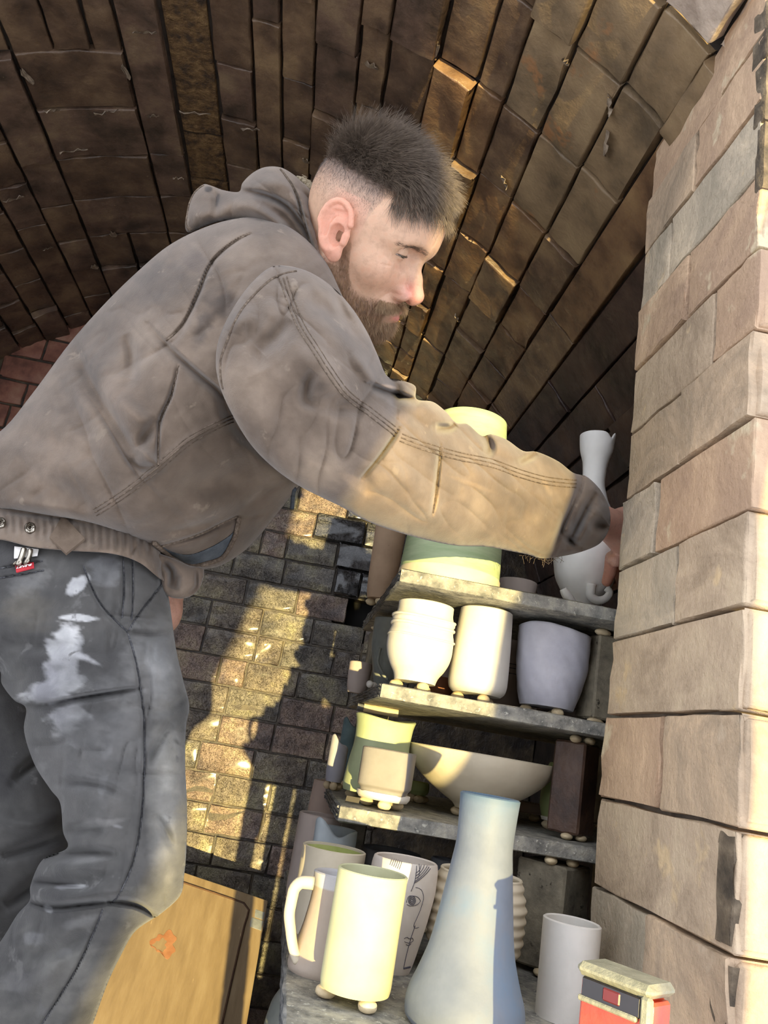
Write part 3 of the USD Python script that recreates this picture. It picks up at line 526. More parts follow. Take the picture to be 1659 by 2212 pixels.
o = thing('ribbed_jar', 'cream jar with many horizontal ribs behind the blue vase', 'jar'); part(o, 'body', place(lathe(shell(prd), 72, ribs), X, 1.09), M_cream, smooth=60); wads(o, X, 1.09, prd[0, 0] * 0.8, S4, prd[0, 1])
pot('white_cylinder', 'plain white cylinder at the foot of the door pier, right of the blue vase', 'vase', 0.985, [(1210, 2240, 62), (1213, 2200, 62), (1228, 2090, 62), (1243, 1992, 62)], M_white, S4, t=0.004, wad=0)
pot('rose_tumbler', 'rose tumbler at the left edge of the lowest shelf, behind the tall cream mug', 'cup', 1.36, [(672, 1900, 44), (674, 1880, 46), (680, 1820, 46), (688, 1760, 46)], M_roseL, S4)
pot('rose_cylinder', 'taller rose cylinder at the back of the lowest shelf, behind the rose tumbler', 'pot', 1.55, [(690, 1850, 34), (696, 1780, 36), (704, 1688, 33)], M_rose, S4)
def spout(V, A):
    V = V.copy(); z = (V[..., 2] - V[..., 2].min()) / np.ptp(V[..., 2]); w = np.exp(-(np.angle(np.exp(1j * (A + 2.4))) / 0.45) ** 2) * np.clip((z - 0.5) / 0.5, 0, 1); V[..., 0] *= 1 + 0.35 * w; V[..., 1] *= 1 + 0.35 * w; V[..., 2] += 0.014 * w; V[..., 2] -= 0.010 * np.exp(-(np.angle(np.exp(1j * (A + 1.5))) / 0.5) ** 2) * np.clip((z - 0.5) / 0.5, 0, 1); return V
pot('spouted_bowl', 'pale blue pouring bowl with a pulled spout above the tall cream mug', 'bowl', 1.27, [(712, 1900, 34), (716, 1860, 42), (722, 1815, 46), (727, 1790, 45)], M_paleblue, S4, warp=spout)
pot('teal_shard_cup', 'broken teal cup peeping out left of the spouted bowl', 'cup', 1.40, [(668, 1880, 18), (672, 1830, 22), (676, 1788, 22)], M_teal, S4, warp=slant)
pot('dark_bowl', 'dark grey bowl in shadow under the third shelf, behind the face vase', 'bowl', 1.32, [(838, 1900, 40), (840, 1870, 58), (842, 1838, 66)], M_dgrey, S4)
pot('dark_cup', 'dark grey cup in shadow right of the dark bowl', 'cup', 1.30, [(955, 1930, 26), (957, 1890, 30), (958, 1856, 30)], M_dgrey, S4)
pot('fallen_blue_pot', 'blue grey pot peeping out left of the lowest shelf, near the floor', 'pot', 1.30, [(618, 2330, 40), (618, 2240, 48), (616, 2170, 40), (614, 2140, 28)], M_sage, None, wad=0)

# ---- posts (kiln furniture) between the shelves
M_stone = mat('stone_post', [S(92, 86, 74), S(134, 126, 108), S(168, 158, 136)], scale=18, rough=0.85, bump=0.8, bscale=60, bdist=0.004, fleck=S(60, 54, 44), fleck_scale=60, fleck_at=0.64)
M_brownpost = mat('brown_brick_post', [S(52, 38, 32), S(82, 60, 48), S(104, 82, 66)], scale=16, rough=0.5, bump=0.7, bscale=50, bdist=0.004, fleck=S(150, 132, 108), fleck_scale=90, fleck_at=0.70)
def post(label, cx, cy, w, d, z0, z1, rot, m, wad_n=2):
    o = thing('kiln_post', label, 'kiln post', 'kiln posts between the shelves'); b = box_mesh((-w / 2, -d / 2, z0 + 0.008), (w / 2, d / 2, z1 - 0.010), 0.003); b = b.subdivide().subdivide()
    V = b.vertices; V += (meshkit.noise(V * 90)[:, None] - 0.5) * 0.002; b.vertices = V
    b.apply_transform(trimesh.transformations.rotation_matrix(rot, (0, 0, 1))); b.apply_translation((cx, cy, 0)); part(o, 'block', b, m, smooth=30)
    for k in range(wad_n):
        for zz, zt in ((z1 - 0.0115, z1), (z0, z0 + 0.0095)):
            a = rot + (math.pi if k else 0); q = trimesh.creation.capsule(0.018, 0.0055, count=[8, 10]) if False else trimesh.creation.icosphere(2, 1.0)
            V = q.vertices * (0.016, 0.009, (zt - zz) / 2 * 1.05); q.vertices = V; q.apply_transform(trimesh.transformations.rotation_matrix(rot + 0.3, (0, 0, 1))); q.apply_translation((cx + 0.3 * w * math.cos(a), cy - d * 0.38 + 0.3 * w * math.sin(a) * 0.3, (zz + zt) / 2)); part(o, 'clay_wad', q, M_wad, smooth=True)
    return o
p1 = at(1302, 1450, 1.215); post('pale stone post between the two upper shelves, beside the door pier', p1[0] + 0.012, 1.235, 0.062, 0.06, S2, S1 - TH, 0.12, M_stone)
p2 = at(1250, 1725, 1.20); post('dark brown brick post under the right end of the second shelf', p2[0], 1.225, 0.062, 0.05, S3, S2 - TH, 0.85, M_brownpost)
p3 = at(1200, 1990, 1.15); post('weathered stone post standing on the lowest shelf, right of the blue vase', p3[0] + 0.005, 1.19, 0.085, 0.075, S4, S3 - TH, 0.80, M_stone)
post('pale stone post at the back left under the top shelf', 0.160, 1.66, 0.05, 0.05, S2, S1 - TH, 0.1, M_stone)
post('stone post behind the dented cup, with a clay roll on its top', 0.150, 1.50, 0.05, 0.05, S3, S2 - TH, 0.1, M_stone)
post('stone post at the back left of the lowest shelf', 0.15, 1.56, 0.05, 0.05, S4, S3 - TH, 0.1, M_stone)
post('pale stone post at the back right under the top shelf', 0.66, 1.62, 0.05, 0.05, S2, S1 - TH, 0.1, M_stone)
post('stone post at the back right of the third shelf', 0.66, 1.62, 0.05, 0.05, S3, S2 - TH, 0.1, M_stone)
post('stone post at the back right of the lowest shelf', 0.66, 1.58, 0.05, 0.05, S4, S3 - TH, 0.1, M_stone)
for k, (x0, x1, yy) in enumerate([(0.075, 0.125, 1.02), (0.70, 0.75, 1.02), (0.10, 0.15, 1.58), (0.70, 0.75, 1.58)]):
    o = thing('support_brick', ['brick stack under the near left corner of the lowest shelf', 'brick stack under the near right corner of the lowest shelf', 'brick stack under the far left corner of the lowest shelf', 'brick stack under the far right corner of the lowest shelf'][k], 'brick stack', 'brick stacks under the lowest shelf')
    n = 8; h = (S4 - TH - FLOOR) / n
    for i in range(n): part(o, 'brick', box_mesh((x0, yy, FLOOR + i * h), (x1, yy + 0.06, FLOOR + (i + 1) * h - 0.001), 0.003), M_stone, smooth=30)
cr = smooth_path([at(px, py, 1.40) for px, py in [(784, 1537), (810, 1539), (858, 1551)]], 12)
dz_ = (S2 - TH - 0.0075) - cr[:, 2]; cr[:, 2] += dz_
o = thing('clay_roll', 'buff clay roll lying under the second shelf, above the dented cup', 'clay roll'); part(o, 'roll', tube_mesh(cr, 0.0072, 12), M_wad, smooth=50); part(o, 'dark_end', tube_mesh([cr[0] - (0.011, 0, 0), cr[0] - (0.0003, 0, 0)], 0.006, 12), M_dgrey, smooth=50, label='dark clay end')
for k, (px, py, lab) in enumerate([(800, 1470, 'small white wad behind the pitcher'), (808, 1476, 'small white wad touching the pitcher'), (812, 1464, 'small white wad nearest the tea bowl')]):
    q = trimesh.creation.icosphere(2, 0.006); c = at(px, py, 1.30 + 0.02 * k); c[2] = S2 + 0.006; q.apply_translation(c); solo('loose_wad', q, M_white, lab + ' on the second shelf', 'clay wad', smooth=True)

# ---- leaning panel (old cupboard door) against the back
M_panel = mat('honey_plywood', [S(146, 125, 96), S(158, 136, 105), S(168, 147, 116)], scale=6, rough=0.6, bump=0.15, bscale=60, stretch=(8, 1.2, 1.2), fleck=S(218, 190, 148), fleck_scale=14, fleck_at=0.70)
M_groove = mat('groove_brown', [S(74, 52, 38), S(96, 70, 50)], rough=0.8, bump=0)  # dark brown for the strip laid along the groove
M_tape = mat('grey_tape', [S(134, 140, 146), S(160, 164, 168)], scale=30, rough=0.5, bump=0.3, bscale=80)
M_stain = mat('reddish_stain', [S(166, 112, 78), S(190, 138, 100)], scale=30, rough=0.6, bump=0)
TL, TR, BR_ = at(380, 1874, 2.36), at(580, 1945, 2.34), at(538, 2212, 2.06)
TR[0] = 0.037; eu = np.array([TL[0] - TR[0], 0.0, TL[2] - TR[2]]); eu /= np.linalg.norm(eu); ev = BR_ - TR; ev[0] = 0; ev /= np.linalg.norm(ev); en = np.cross(ev, eu); en *= -np.sign(en[1]); PW, PH = 0.50, (TR[2] - FLOOR) / -ev[2] - 0.005
def panel(u, v, h): return TR + np.multiply.outer(u, eu) + np.multiply.outer(v, ev) + np.multiply.outer(h, en)
o = thing('cupboard_door', 'honey coloured wooden cupboard door with a routed groove leaning behind the knee', 'panel')
part(o, 'board', patch(panel, 0, PW, 0, PH, 0.004, 0.004, 0.018, 0.0015, nu=8, nv=8, seed=5, rag=0.3), M_panel, smooth=30)
G = [(0.058, PH - 0.04), (0.050, 0.10), (0.046, 0.055), (0.052, 0.040), (0.068, 0.034), (0.25, 0.034), (PW - 0.07, 0.034), (PW - 0.055, 0.05), (PW - 0.055, PH - 0.04)]
G2 = smooth_path(np.array(G), 70)
part(o, 'groove', tube_mesh(np.array([panel(a, b, 0.0004) for a, b in G2]), 0.0028, 6), M_groove, smooth=60, label='dark routed groove')
for v0, v1, u1 in ((0.040, 0.066, 0.030), (0.068, 0.100, 0.037)):
    part(o, 'tape', patch(lambda u, v, h: panel(u, v, h + 0.0008), 0.003, u1, v0, v1, 0.003, 0.003, 0.001, 0.0004, bulge=0.0004, seed=int(v0 * 1000), rag=1), M_tape, smooth=40, label='patch of grey tape')
a_ = np.linspace(0, 2 * math.pi, 40, endpoint=False); rr_ = 0.028 + 0.006 * np.sin(3 * a_ + 1) + 0.004 * np.sin(7 * a_)
def px_panel(px, py):
    d = ray(px, py); s_ = (TR @ en) / (d @ en); q = d * s_ - TR; return q @ eu, q @ ev
uc, vc = px_panel(332, 2050)
ring_ = [(uc + r_ * 1.0 * math.cos(a), vc + 1.15 * r_ * math.sin(a)) for r_, a in zip(rr_, a_)]; inn_ = [(uc + 0.010 + 0.55 * r_ * math.cos(a), vc + 0.008 + 0.62 * r_ * math.sin(a + 0.2)) for r_, a in zip(rr_, a_)]
V = np.array([panel(a, b, 0.0007) for a, b in ring_] + [panel(a, b, 0.0007) for a, b in inn_]); V = np.vstack([V, V - en * 0.0006]); F = []
for i in range(40):
    j = (i + 1) % 40; F += [[i, j, 40 + j], [i, 40 + j, 40 + i], [80 + i, 120 + j, 80 + j], [80 + i, 120 + i, 120 + j], [i, 80 + i, 80 + j], [i, 80 + j, j]]
stm = trimesh.Trimesh(V, F, process=False)
if stm.face_normals[0] @ en < 0: stm.invert()
part(o, 'stain', stm, M_stain, smooth=False, label='reddish stain on the board')

# ---- red tool case in the near right corner
M_redp = mat('orange_red_plastic', [S(206, 52, 26), S(224, 74, 36)], scale=30, rough=0.28, bump=0.2, bscale=50, coat=0.3)
M_clear = mat('frosted_rim', [S(132, 130, 108), S(162, 158, 132)], scale=60, rough=0.35, bump=0.5, bscale=100)
M_blk = mat('black_window', [S(24, 22, 26), S(40, 36, 40)], rough=0.15, bump=0)
cN = at(1400, 2130, 0.62); cL = at(1243, 2082, 0.67); ux = np.array([cL[0] - cN[0], cL[1] - cN[1], 0]); Wd = np.linalg.norm(ux); ux /= Wd; vx = np.array([-ux[1], ux[0], 0]); vx *= np.sign(vx[0]); zt_ = cN[2]
def case(u, w, z): return np.array([cN[0], cN[1], 0]) + u * ux + w * vx + np.array([0, 0, z])
def cbox(u0, u1, w0, w1, z0, z1, ch=0.002):
    b = box_mesh((u0, w0, z0), (u1, w1, z1), ch); M4 = np.eye(4); M4[:3, 0], M4[:3, 1], M4[:3, 3] = ux, vx, (cN[0], cN[1], 0)
    b.apply_transform(M4); 
    if b.volume < 0: b.invert()
    return b
o = thing('tool_case', 'glossy orange red plastic case with a frosted rim and black window by the door pier', 'tool case')
zb = S4 + 0.0005
ob = thing('support_brick', 'brick stack carrying the orange red tool case beside the door pier', 'brick stack')
hb = (zb - 0.0005 + 1.15) / 8
for i in range(8):
    b = cbox(-0.006, Wd + 0.006, -0.004, 0.060, -1.15 + i * hb, -1.15 + (i + 1) * hb - 0.001, 0.003); part(ob, 'brick', b, M_stone, smooth=30)
part(o, 'body', cbox(0.003, Wd - 0.003, 0.004, 0.036, zb, zt_ - 0.010, 0.003), M_redp, smooth=30)
part(o, 'side_panel', cbox(-0.0015, 0.006, 0.006, 0.034, zb + 0.002, zt_ - 0.012, 0.002), M_redp, smooth=30)
part(o, 'rim', cbox(-0.0025, Wd, 0.000, 0.040, zt_ - 0.010, zt_, 0.004), M_clear, smooth=30, label='frosted translucent rim')
part(o, 'corner_post', cbox(-0.002, 0.006, 0.000, 0.008, zb, zt_ - 0.008, 0.002), M_clear, smooth=30, label='frosted corner post')
part(o, 'window', cbox(0.006, Wd - 0.006, 0.0015, 0.008, zt_ - 0.024, zt_ - 0.010, 0.001), M_blk, smooth=30, label='black window')
part(o, 'window_sill', cbox(0.008, Wd - 0.004, 0.000, 0.006, zt_ - 0.027, zt_ - 0.023, 0.001), M_clear, smooth=30)
part(o, 'latch', cbox(Wd * 0.36, Wd * 0.60, 0.0005, 0.004, zt_ - 0.021, zt_ - 0.012, 0.001), mat('dark_red_plastic', [S(96, 34, 36), S(110, 42, 42)], rough=0.4, bump=0), smooth=30, label='dark red latch')
ar = np.array([(0.30, -0.060), (0.62, -0.050), (0.66, -0.044), (0.30, -0.038), (0.20, -0.046), (0.22, -0.075)])
pl = []
for h in (0.0028, 0.0040): pl += [case(a * Wd, 0.0040 - h + 0.0025, zt_ + b) for a, b in ar]
part(o, 'arrow_mark', trimesh.convex.convex_hull(np.array(pl)), M_dgrey, smooth=False, label='dark arrow shaped mark')
print(*LOGP, sep='\n')
# ================================================================ THE MAN: tools for soft shapes
def field(fn, ax, shp, h, B=6):
    """Samples fn on the grid, finely only in the blocks that the surface may cross."""
    nb_ = [-(-n // B) for n in shp]; pad = [np.concatenate([a, a[-1] + h * np.arange(1, nb_[k] * B - len(a) + 1)]) for k, a in enumerate(ax)]
    cen = [p.reshape(-1, B).mean(1) for p in pad]; C = np.stack(np.meshgrid(*cen, indexing='ij'), -1).reshape(-1, 3); d0 = fn(C); near = np.abs(d0) < B * h * 1.25
    D = np.repeat(np.repeat(np.repeat(d0.reshape(nb_).astype(np.float32), B, 0), B, 1), B, 2); bi = np.argwhere(near.reshape(nb_)); o = np.stack(np.meshgrid(*[np.arange(B)] * 3, indexing='ij'), -1).reshape(-1, 3)
    for i0 in range(0, len(bi), 1500):
        I = (bi[i0:i0 + 1500, None, :] * B + o[None]).reshape(-1, 3); D[I[:, 0], I[:, 1], I[:, 2]] = fn(np.stack([pad[0][I[:, 0]], pad[1][I[:, 1]], pad[2][I[:, 2]]], 1))
    return D[:shp[0], :shp[1], :shp[2]]
def tets(fn, lo, hi, h):
    """Marching tetrahedra: like nets, but always a closed manifold."""
    lo, hi = np.array(lo, float), np.array(hi, float); ax = [np.arange(lo[k], hi[k] + h, h) for k in range(3)]; shp = tuple(len(a) for a in ax); D = field(fn, ax, shp, h); D = np.where(np.abs(D) < h * 0.02, np.where(D < 0, -h * 0.02, h * 0.02), D)
    D[0] = D[-1] = h; D[:, 0] = D[:, -1] = h; D[:, :, 0] = D[:, :, -1] = h
    st = np.array([shp[1] * shp[2], shp[2], 1]); corner = np.array([(0, 0, 0), (1, 0, 0), (1, 1, 0), (0, 1, 0), (0, 0, 1), (1, 0, 1), (1, 1, 1), (0, 1, 1)]); off = corner @ st
    neg = D < 0; cs = sum(neg[i:shp[0] - 1 + i, j:shp[1] - 1 + j, k:shp[2] - 1 + k].astype(np.int8) for i, j, k in corner); cells = np.argwhere((cs > 0) & (cs < 8)) @ st; Df = D.ravel(); T = []; W = []; P = lambda i: lo + np.stack(np.unravel_index(i, shp), -1) * h
    for t in ((0, 5, 1, 6), (0, 1, 2, 6), (0, 2, 3, 6), (0, 3, 7, 6), (0, 7, 4, 6), (0, 4, 5, 6)):
        q = cells[:, None] + off[list(t)][None]; n = Df[q] < 0; k = n.sum(1)
        for m in (1, 2, 3):
            r = q[k == m]; s_ = n[k == m]
            if not len(r): continue
            o = np.argsort(~s_, axis=1, kind='stable'); r = np.take_along_axis(r, o, 1); E = lambda i, j: np.stack([r[:, i], r[:, j]], 1)
            X_ = P(r); w_ = X_[:, m:].mean(1) - X_[:, :m].mean(1); W += [w_] * (2 if m == 2 else 1)
            if m == 1: T.append(np.stack([E(0, 1), E(0, 2), E(0, 3)], 1))
            elif m == 3: T.append(np.stack([E(0, 3), E(1, 3), E(2, 3)], 1))
            else: a, b, c, d = E(0, 2), E(0, 3), E(1, 3), E(1, 2); T += [np.stack([a, b, c], 1), np.stack([a, c, d], 1)]
    T = np.vstack(T); W = np.vstack(W); e = np.sort(T.reshape(-1, 2), 1); key = e[:, 0].astype(np.int64) * D.size + e[:, 1]; uk, inv = np.unique(key, return_inverse=True); a, b = uk // D.size, uk % D.size
    da, db = Df[a], Df[b]; t = (da / (da - db))[:, None]; V = P(a) + t * (P(b) - P(a)); F = inv.reshape(-1, 3)
    nr_ = np.cross(V[F[:, 1]] - V[F[:, 0]], V[F[:, 2]] - V[F[:, 0]]); fl_ = (nr_ * W).sum(1) < 0; F[fl_] = F[fl_][:, ::-1]
    return trimesh.Trimesh(V, F, process=False)
def nets(fn, lo, hi, h):
    """Naive surface nets of the distance function fn(points) in a box."""
    lo, hi = np.array(lo, float), np.array(hi, float); ax = [np.arange(lo[k], hi[k] + h, h) for k in range(3)]
    shp = tuple(len(a) for a in ax); D = field(fn, ax, shp, h)
    ins = D < 0; c = [D[i:shp[0] - 1 + i, j:shp[1] - 1 + j, k:shp[2] - 1 + k] for i in (0, 1) for j in (0, 1) for k in (0, 1)]
    s_ = sum((x < 0).astype(np.int8) for x in c); cell = (s_ > 0) & (s_ < 8); idx = -np.ones(cell.shape, np.int64); where = np.argwhere(cell); idx[cell] = np.arange(len(where))
    acc = np.zeros((len(where), 3)); cnt = np.zeros(len(where)); cv = np.stack([x[cell] for x in c], 1); offs = np.array([(i, j, k) for i in (0, 1) for j in (0, 1) for k in (0, 1)], float)
    for a in range(8):
        for b in range(a + 1, 8):
            if np.abs(offs[a] - offs[b]).sum() != 1: continue
            da, db = cv[:, a], cv[:, b]; m = (da < 0) != (db < 0); t = np.where(m, da / np.where(m, da - db, 1), 0)
            acc += m[:, None] * (offs[a] + t[:, None] * (offs[b] - offs[a])); cnt += m
    V = lo + (where + acc / cnt[:, None]) * h; F = []
    for k in range(3):
        a, b = [(1, 2), (2, 0), (0, 1)][k]; sl = [slice(None)] * 3; sl2 = [slice(None)] * 3; sl[k] = slice(0, -1); sl2[k] = slice(1, None)
        ch = ins[tuple(sl)] != ins[tuple(sl2)]; p = np.argwhere(ch); p = p[(p[:, a] > 0) & (p[:, b] > 0) & (p[:, a] < cell.shape[a]) & (p[:, b] < cell.shape[b])]
        e = np.zeros(3, int); ea, eb = e.copy(), e.copy(); ea[a] = 1; eb[b] = 1; g = lambda q: idx[q[:, 0], q[:, 1], q[:, 2]]
        q = np.stack([g(p - ea - eb), g(p - eb), g(p), g(p - ea)], 1); fl = ~ins[p[:, 0], p[:, 1], p[:, 2]]; q[fl] = q[fl][:, ::-1]; q = q[(q >= 0).all(1)]; F.append(q)
    F = np.vstack(F); F = np.vstack([F[:, [0, 1, 2]], F[:, [0, 2, 3]]])
    return trimesh.Trimesh(V, F, process=False)
def smin(a, b, k): h = np.clip(0.5 + 0.5 * (b - a) / k, 0, 1); return b + (a - b) * h - k * h * (1 - h)
def smax(a, b, k): return -smin(-a, -b, k)
def ell(p, c, r): q = (p - np.array(c)) / np.array(r); k0 = np.linalg.norm(q, axis=1); k1 = np.linalg.norm(q / np.array(r), axis=1); return k0 * (k0 - 1) / np.maximum(k1, 1e-9)
def cone(p, a, b, ra, rb):
    a, b = np.array(a, float), np.array(b, float); d = b - a; t = np.clip(((p - a) @ d) / (d @ d), 0, 1); return np.linalg.norm(p - (a + t[:, None] * d), axis=1) - (ra + (rb - ra) * t)
def poly(p, pts, rad):
    d = None
    for i in range(len(pts) - 1):
        e = cone(p, pts[i], pts[i + 1], rad[i], rad[i + 1]); d = e if d is None else np.minimum(d, e)
    return d

def spline_closed(pts, n=12):
    P_ = np.asarray(pts, float); out = []
    for i in range(len(P_)):
        p0, p1, p2, p3 = P_[i - 1], P_[i], P_[(i + 1) % len(P_)], P_[(i + 2) % len(P_)]
        for t in np.linspace(0, 1, n, endpoint=False): out.append(0.5 * ((2 * p1) + (-p0 + p2) * t + (2 * p0 - 5 * p1 + 4 * p2 - p3) * t * t + (-p0 + 3 * p1 - 3 * p2 + p3) * t ** 3))
    return np.array(out)
def seg_nearest(q, poly_, closed=True):
    """Distance, nearest point and arc position of points q to a polyline."""
    A = poly_; B = np.roll(poly_, -1, 0) if closed else poly_[1:]; A = A if closed else A[:-1]
    best = np.full(len(q), 1e18); pt = np.zeros((len(q), 2)); at_ = np.zeros(len(q)); side = np.zeros(len(q))
    for i in range(len(A)):
        d = B[i] - A[i]; t = np.clip(((q - A[i]) @ d) / max(d @ d, 1e-9), 0, 1); n = A[i] + t[:, None] * d; e = ((q - n) ** 2).sum(1); m = e < best
        best[m] = e[m]; pt[m] = n[m]; at_[m] = i + t[m]; side[m] = (d[0] * (q[m, 1] - A[i][1]) - d[1] * (q[m, 0] - A[i][0]))
    return np.sqrt(best), pt, at_ / max(len(A), 1), np.sign(side)
FOLD = 2.1
class Soft:
    """A rounded solid: an outline seen from the eye, given a middle depth, a round cross-section of real thickness, and folds in its near surface."""
    def __init__(s, outline, mid, k=1.0, step=3.0, n=6, base=None, lift=0.0, thick=None, seed=0, lumps=(0.003, 60), fine=(0.0008, 18), round_=None, crease=None):
        s.out = spline_closed(outline, n); import shapely
        lo, hi = s.out.min(0) - 3 * step, s.out.max(0) + 3 * step; s.step = step; s.lo = lo
        gx, gy = np.arange(lo[0], hi[0], step), np.arange(lo[1], hi[1], step); U, V = np.meshgrid(gx, gy, indexing='ij'); s.shape = U.shape; q = np.stack([U.ravel(), V.ravel()], 1)
        ins = shapely.contains_xy(shapely.Polygon(s.out).buffer(0), q[:, 0], q[:, 1]).reshape(U.shape)
        # Poisson inflation on the mask
        from scipy.sparse import coo_matrix; from scipy.sparse.linalg import spsolve
        idx = -np.ones(U.shape, int); idx[ins] = np.arange(ins.sum()); w = np.argwhere(ins); n_ = len(w); R, C = [], []
        for dx, dy in ((1, 0), (-1, 0), (0, 1), (0, -1)):
            j = idx[w[:, 0] + dx, w[:, 1] + dy]; m = j >= 0; R.append(np.arange(n_)[m]); C.append(j[m])
        R, C = np.concatenate(R), np.concatenate(C); A = coo_matrix((np.full(len(R), -1.0), (R, C)), (n_, n_)) + coo_matrix((np.full(n_, 4.0), (np.arange(n_), np.arange(n_))), (n_, n_))
        u = np.zeros(U.shape); u[ins] = spsolve(A.tocsr(), np.full(n_, step * step)); h = np.sqrt(2 * np.maximum(u, 0))
        if round_: h = round_ * np.tanh(h / round_)
        mid = np.asarray(mid, float)
        if len(mid) >= 4:
            from scipy.interpolate import RBFInterpolator
            s.midf = RBFInterpolator(mid[:, :2] / 500, mid[:, 2], kernel='thin_plate_spline', smoothing=0.002, degree=1)
        else:
            s.midf = lambda x: np.full(len(x), mid[:, 2].mean())
        need = ins.copy()
        cells = ins[:-1, :-1] | ins[1:, :-1] | ins[:-1, 1:] | ins[1:, 1:]
        used = np.zeros(U.shape, bool); used[:-1, :-1] |= cells; used[1:, :-1] |= cells; used[:-1, 1:] |= cells; used[1:, 1:] |= cells
        s.used, s.ins, s.cells = used, ins, cells; pos = q.copy(); o = (used & ~ins).ravel(); _, pt, _, _ = seg_nearest(q[o], s.out); pos[o] = pt; s.pos = pos
        s.Yc = s.midf(pos / 500); zc = depth(at(pos[:, 0], pos[:, 1], s.Yc)); hm = (h.ravel() * k) * zc / FPX; s.h = hm
        if base is not None: s.Yf = base.front(pos) - lift - hm; s.Yb = s.Yf + (thick or 0.02) + 2 * hm * 0
        else: s.Yf = s.Yc - hm; s.Yb = s.Yc + hm
        s.edge = np.clip(h.ravel() / 14.0, 0, 1) if base is None else np.clip(h.ravel() / 6.0, 0, 1)
        if base is not None: s.Yb = np.where(s.edge < 0.02, s.Yf, s.Yb)
        P3 = np.stack([pos[:, 0] / lumps[1], pos[:, 1] / lumps[1], np.full(len(pos), 3.3 + seed)], 1); s.Yf += s.edge * lumps[0] * 2 * (meshkit.fbm(P3, 3, seed) - 0.5)
        P3 = np.stack([pos[:, 0] / fine[1], pos[:, 1] / fine[1], np.full(len(pos), 9.1 + seed)], 1); s.Yf += s.edge * fine[0] * 2 * (meshkit.fbm(P3, 2, seed + 5) - 0.5)
        if crease:
            for q_, (am_, sc_2, an_, st_) in enumerate(crease):
                c_, n_2 = math.cos(math.radians(an_)), math.sin(math.radians(an_)); a_2, b_2 = (pos[:, 0] * c_ + pos[:, 1] * n_2) / (sc_2 * st_), (-pos[:, 0] * n_2 + pos[:, 1] * c_) / sc_2
                w_ = meshkit.fbm(np.stack([a_2, b_2, np.full(len(pos), 20.0 + seed + q_)], 1), 2, 31 + seed + q_); r_ = (1 - np.abs(2 * w_ - 1)) ** 5; g_ = np.clip(meshkit.noise(np.stack([a_2 * 0.5, b_2 * 0.5, np.full(len(pos), 60.0 + seed + q_)], 1), 3) * 2.4 - 0.9, 0, 1)
                s.Yf += s.edge * am_ * r_ * g_
        s.tint = np.ones((len(pos), 3))
    def fold(s, pts, amp, w, skew=0.0):
        """A crease along a pixel polyline: amp > 0 is a valley, < 0 a ridge; skew makes one side steep (a lapped seam)."""
        pl = smooth_path(np.array(pts, float), 20); b0, b1 = pl.min(0) - 3 * w, pl.max(0) + 3 * w; I = np.nonzero(((s.pos > b0) & (s.pos < b1)).all(1))[0]; d, _, t, side = seg_nearest(s.pos[I], pl, False); e = np.sin(np.pi * np.clip(t, 0.02, 0.98)) ** 0.5
        g = np.exp(-(d / w) ** 2); 
        if skew: g = g * np.where(side * np.sign(skew) > 0, 1.0, np.exp(-(d / (w * (1 - abs(skew)))) ** 2))
        s.Yf[I] += FOLD * amp * g * e * s.edge[I]; return s
    def blob(s, x, y, rx, ry, col, rot=0, ragged=0.5, seed=0, sc=14, sharp=3):
        """A tinted patch of its own shape on the cloth: stains, dust and painted light."""
        c, n = math.cos(math.radians(rot)), math.sin(math.radians(rot)); dx, dy = s.pos[:, 0] - x, s.pos[:, 1] - y; a, b = (dx * c + dy * n) / rx, (-dx * n + dy * c) / ry
        P3 = np.stack([(dx * c + dy * n) / (sc * 2.2), (-dx * n + dy * c) / sc, np.full(len(dx), 1.7 + seed)], 1); f = 1 - np.hypot(a, b) + ragged * 2.2 * (meshkit.fbm(P3, 4, 50 + seed) - 0.5); m = np.clip(f * sharp, 0, 1)[:, None]
        s.tint = s.tint * (1 - m) + np.array(col) * m; return s
    def front(s, q):
        g = (np.asarray(q, float) - s.lo) / s.step; return ndimage.map_coordinates(s.Yf.reshape(s.shape), g.T, order=1, mode='nearest')
    def mesh(s, back=True):
        used = s.used.ravel(); n = np.cumsum(used) - 1; pos = s.pos[used]; Pf = at(pos[:, 0], pos[:, 1], s.Yf[used]); Pb = at(pos[:, 0], pos[:, 1], np.maximum(s.Yb[used], s.Yf[used])); rim = (~s.ins.ravel())[used]
        i = np.arange(s.used.size).reshape(s.shape); a, b, c, d = i[:-1, :-1][s.cells], i[1:, :-1][s.cells], i[1:, 1:][s.cells], i[:-1, 1:][s.cells]; a, b, c, d = n[a], n[b], n[c], n[d]
        F = np.vstack([np.stack([a, b, c], 1), np.stack([a, c, d], 1)]); m_ = np.arange(len(pos)); m2 = np.where(rim, m_, m_ + len(pos)); G = m2[F][:, ::-1]
        V = np.vstack([Pf, Pb]); M_ = trimesh.Trimesh(V, np.vstack([F, G]), process=False); tint = np.vstack([s.tint[used]] * 2)
        ok = M_.area_faces > 1e-12; M_ = trimesh.Trimesh(V, M_.faces[ok], process=False)
        fn = M_.face_normals[: len(F) // 2]; 
        cn = at(pos[0, 0], pos[0, 1], 1.0)
        if (fn[np.abs(fn).sum(1) > 0] @ cn).mean() > 0: M_.invert()
        keep = np.unique(M_.faces); re = -np.ones(len(V), int); re[keep] = np.arange(len(keep)); return trimesh.Trimesh(V[keep], re[M_.faces], process=False), tint[keep]
def soft_part(parent, name, s, m, label=None):
    me, ti = s.mesh(); p = part(parent, name, me, m, smooth=True, label=label); colour_attr(p, ti); return p
def on_front(s, pts, lift=0.001, n=30):
    q = smooth_path(np.array(pts, float), n) if n else np.array(pts, float); return at(q[:, 0], q[:, 1], s.front(q) - lift)
